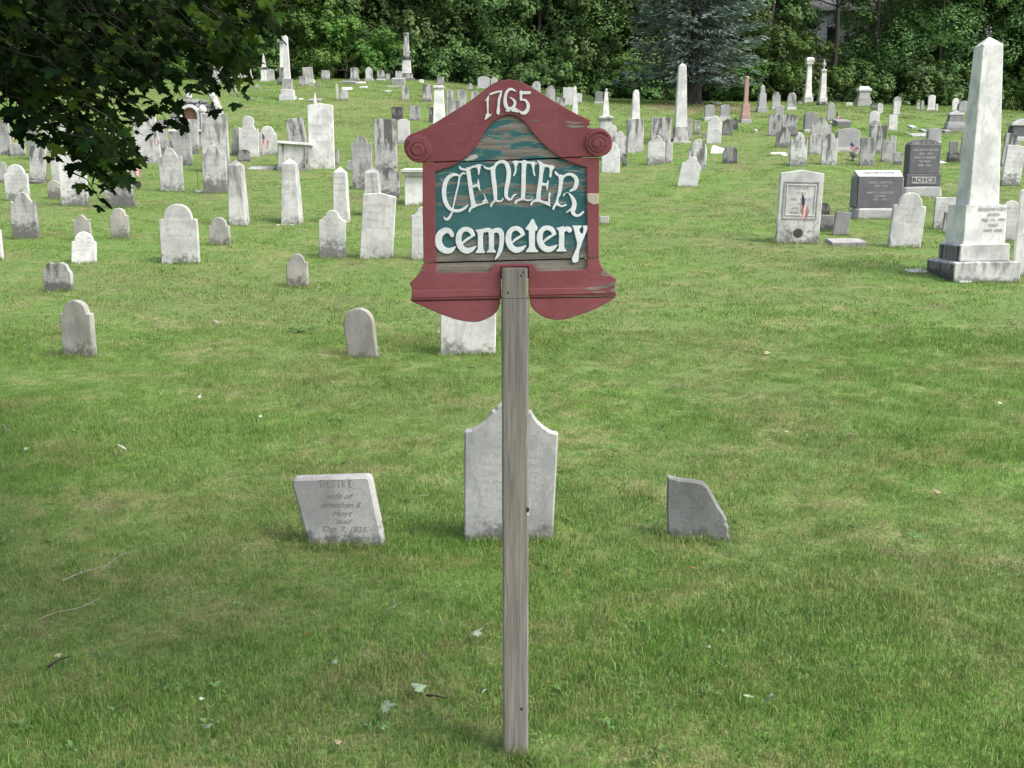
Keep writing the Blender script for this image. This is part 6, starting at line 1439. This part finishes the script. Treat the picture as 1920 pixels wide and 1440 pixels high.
def clump(seed, n, rad, h0, h1, wd):
    rnd = np.random.default_rng(seed); V = []; Fc = []; T = []
    for i in range(n):
        r_ = rad * math.sqrt(rnd.random()); a = rnd.uniform(0, 6.283); x, y = r_ * math.cos(a), r_ * math.sin(a)
        h = rnd.uniform(h0, h1) * (1 if rnd.random() > .05 else 1.6); w_ = wd * rnd.uniform(.6, 1.2); b = rnd.uniform(0, 6.283); ln = rnd.uniform(.1, 1.0) * h; dx, dy = ln * math.cos(b), ln * math.sin(b); f = rnd.uniform(0, 6.283); ux, uy = w_ * math.cos(f), w_ * math.sin(f)
        k = len(V); V += [(x - ux, y - uy, -.012), (x + ux, y + uy, -.012), (x + ux * .8 + dx * .3, y + uy * .8 + dy * .3, h * .55), (x - ux * .8 + dx * .3, y - uy * .8 + dy * .3, h * .55), (x + dx, y + dy, h * (1 - .25 * ln / h))]
        Fc += [(k, k + 1, k + 2, k + 3), (k + 3, k + 2, k + 4)]; t = rnd.random(); T += [t, t]
    me = bpy.data.meshes.new('grass_tuft'); me.from_pydata(V, [], Fc); me.update(); me.materials.append(M_BLADE)
    at = me.attributes.new('tint', 'FLOAT', 'FACE'); at.data.foreach_set('value', T); return me
def grass_layer(name, label, pts, rots, scs, meshes):
    gc = bpy.data.collections.new(name + '_tufts')
    for i, m_ in enumerate(meshes):
        ob = bpy.data.objects.new('tuft', m_); gc.objects.link(ob)
    me = bpy.data.meshes.new(name); me.from_pydata(pts.tolist(), [], []); me.update()
    a1 = me.attributes.new('rot', 'FLOAT_VECTOR', 'POINT'); a1.data.foreach_set('vector', rots.ravel().astype(np.float32))
    a2 = me.attributes.new('scl', 'FLOAT', 'POINT'); a2.data.foreach_set('value', scs.astype(np.float32))
    o = bpy.data.objects.new(name, me); COL.objects.link(o); props(o, label, 'grass', kind='stuff')
    ng = bpy.data.node_groups.new(name, 'GeometryNodeTree'); ng.interface.new_socket('Geometry', in_out='INPUT', socket_type='NodeSocketGeometry'); ng.interface.new_socket('Geometry', in_out='OUTPUT', socket_type='NodeSocketGeometry')
    N = ng.nodes; gi = N.new('NodeGroupInput'); go = N.new('NodeGroupOutput'); ip = N.new('GeometryNodeInstanceOnPoints'); ci = N.new('GeometryNodeCollectionInfo')
    ci.inputs['Collection'].default_value = gc; ci.inputs['Separate Children'].default_value = True; ci.inputs['Reset Children'].default_value = True; ip.inputs['Pick Instance'].default_value = True
    ra = N.new('GeometryNodeInputNamedAttribute'); ra.data_type = 'FLOAT_VECTOR'; ra.inputs[0].default_value = 'rot'; sa = N.new('GeometryNodeInputNamedAttribute'); sa.data_type = 'FLOAT'; sa.inputs[0].default_value = 'scl'
    L = ng.links.new; L(gi.outputs[0], ip.inputs['Points']); L(ci.outputs[0], ip.inputs['Instance']); L(ra.outputs[0], ip.inputs['Rotation']); L(sa.outputs[0], ip.inputs['Scale']); L(ip.outputs[0], go.inputs[0])
    md = o.modifiers.new('grass', 'NODES'); md.node_group = ng; return o
def scatter(n, y0, y1, amax=.66):
    y = rng.uniform(y0, y1, n); a = rng.uniform(-amax, amax, n); x = a * y     # density falls off as 1/y
    return x, y
def make_layer(name, label, n, y0, y1, meshes, s0, s1):
    x, y = scatter(n, y0, y1); z = ground(x, y)
    rots = np.stack([rng.normal(0, .08, n), rng.normal(0, .08, n), rng.uniform(0, 6.283, n)], 1)
    keep = np.ones(n, bool)
    sc = rng.uniform(s0, s1, n) * (1 + .25 * np.sin(x * 1.1 + 2 * np.sin(y * .7)) * np.sin(y * 1.9))
    grass_layer(name, label, np.stack([x, y, z], 1)[keep], rots[keep], sc[keep], meshes)
near_m = [clump(i, 90, .13, .013, .040, .0014) for i in range(9)]; far_m = [clump(20 + i, 46, .22, .014, .038, .004) for i in range(5)]
make_layer('grass', 'mown lawn grass around the sign post and nearest stones', 11000, 1.6, 11.5, near_m, .7, 1.15)
make_layer('grass', 'mown lawn grass between the cemetery rows', 12000, 10.5, 36, far_m, .75, 1.1)
make_layer('grass', 'grass on the far bank and hill crest', 7000, 34, 52, far_m, 1.1, 1.8)
# grass growing up round the feet of the nearer stones and the post
pts = []
for (r_, W_, H_, D_) in ALL_STONES:
    L_ = r_.matrix_world if False else None; x0, y0 = r_.location.x, r_.location.y
    if y0 > 26: continue
    for _ in range(int(8 + W_ * 46 * (1 if y0 < 12 else .6))):
        pts.append((x0 + rng.uniform(-W_ / 2 - .04, W_ / 2 + .04), y0 - D_ / 2 - rng.uniform(.0, .07)))
for _ in range(16): pts.append((base_pt.x + rng.uniform(-.08, .08), SY - .06 - rng.uniform(0, .04)))
pts = np.array(pts); z = ground(pts[:, 0], pts[:, 1]); foot_m = [clump(60 + i, 16, .035, .03, .085, .0016) for i in range(4)]
grass_layer('grass', 'longer grass left round the feet of the stones', np.column_stack([pts, z]), np.stack([np.zeros(len(pts)), np.zeros(len(pts)), rng.uniform(0, 6.28, len(pts))], 1), rng.uniform(.6, 1.1, len(pts)), foot_m)

# ---- clover, plantain and other broad weeds in the turf
def weed(seed, n, rad, lw, ll):
    rnd = np.random.default_rng(seed); V = []; Fc = []; T = []
    for i in range(n):
        a = rnd.uniform(0, 6.283); r_ = rad * rnd.uniform(.1, 1); x, y = r_ * math.cos(a), r_ * math.sin(a); h = rnd.uniform(.015, .04); k = len(V); ca, sa = math.cos(a), math.sin(a); l, w_ = ll * rnd.uniform(.6, 1.2), lw * rnd.uniform(.7, 1.2)
        V += [(x, y, h * .5), (x + ca * l * .5 - sa * w_, y + sa * l * .5 + ca * w_, h), (x + ca * l, y + sa * l, h * .7), (x + ca * l * .5 + sa * w_, y + sa * l * .5 - ca * w_, h)]; Fc.append((k, k + 3, k + 2, k + 1)); T.append(rnd.uniform(0, 1))
    me = bpy.data.meshes.new('weed'); me.from_pydata(V, [], Fc); me.update(); me.materials.append(M_WEED)
    at = me.attributes.new('tint', 'FLOAT', 'FACE'); at.data.foreach_set('value', T); return me
M_WEED = leaf_mat('broad_weed_leaves', (.05, .12, .03), (.09, .19, .045), (.16, .28, .08), trans=.2)
wm = [weed(1, 14, .05, .009, .022), weed(2, 24, .09, .007, .016), weed(3, 9, .03, .010, .045), weed(4, 30, .12, .006, .014)]
nw = 900; wy = 2 + 12 * rng.random(nw) ** .8; wx = rng.uniform(-.62, .62, nw) * wy
keep = (np.sin(wx * 1.9 + 1.3 * np.sin(wy * 1.4)) + np.sin(wy * 2.3 + wx)) > -.2; wx, wy = wx[keep], wy[keep]
grass_layer('weeds', 'clover and plantain scattered through the turf', np.column_stack([wx, wy, ground(wx, wy)]), np.stack([np.zeros(len(wx)), np.zeros(len(wx)), rng.uniform(0, 6.28, len(wx))], 1), rng.uniform(.4, .95, len(wx)), wm)
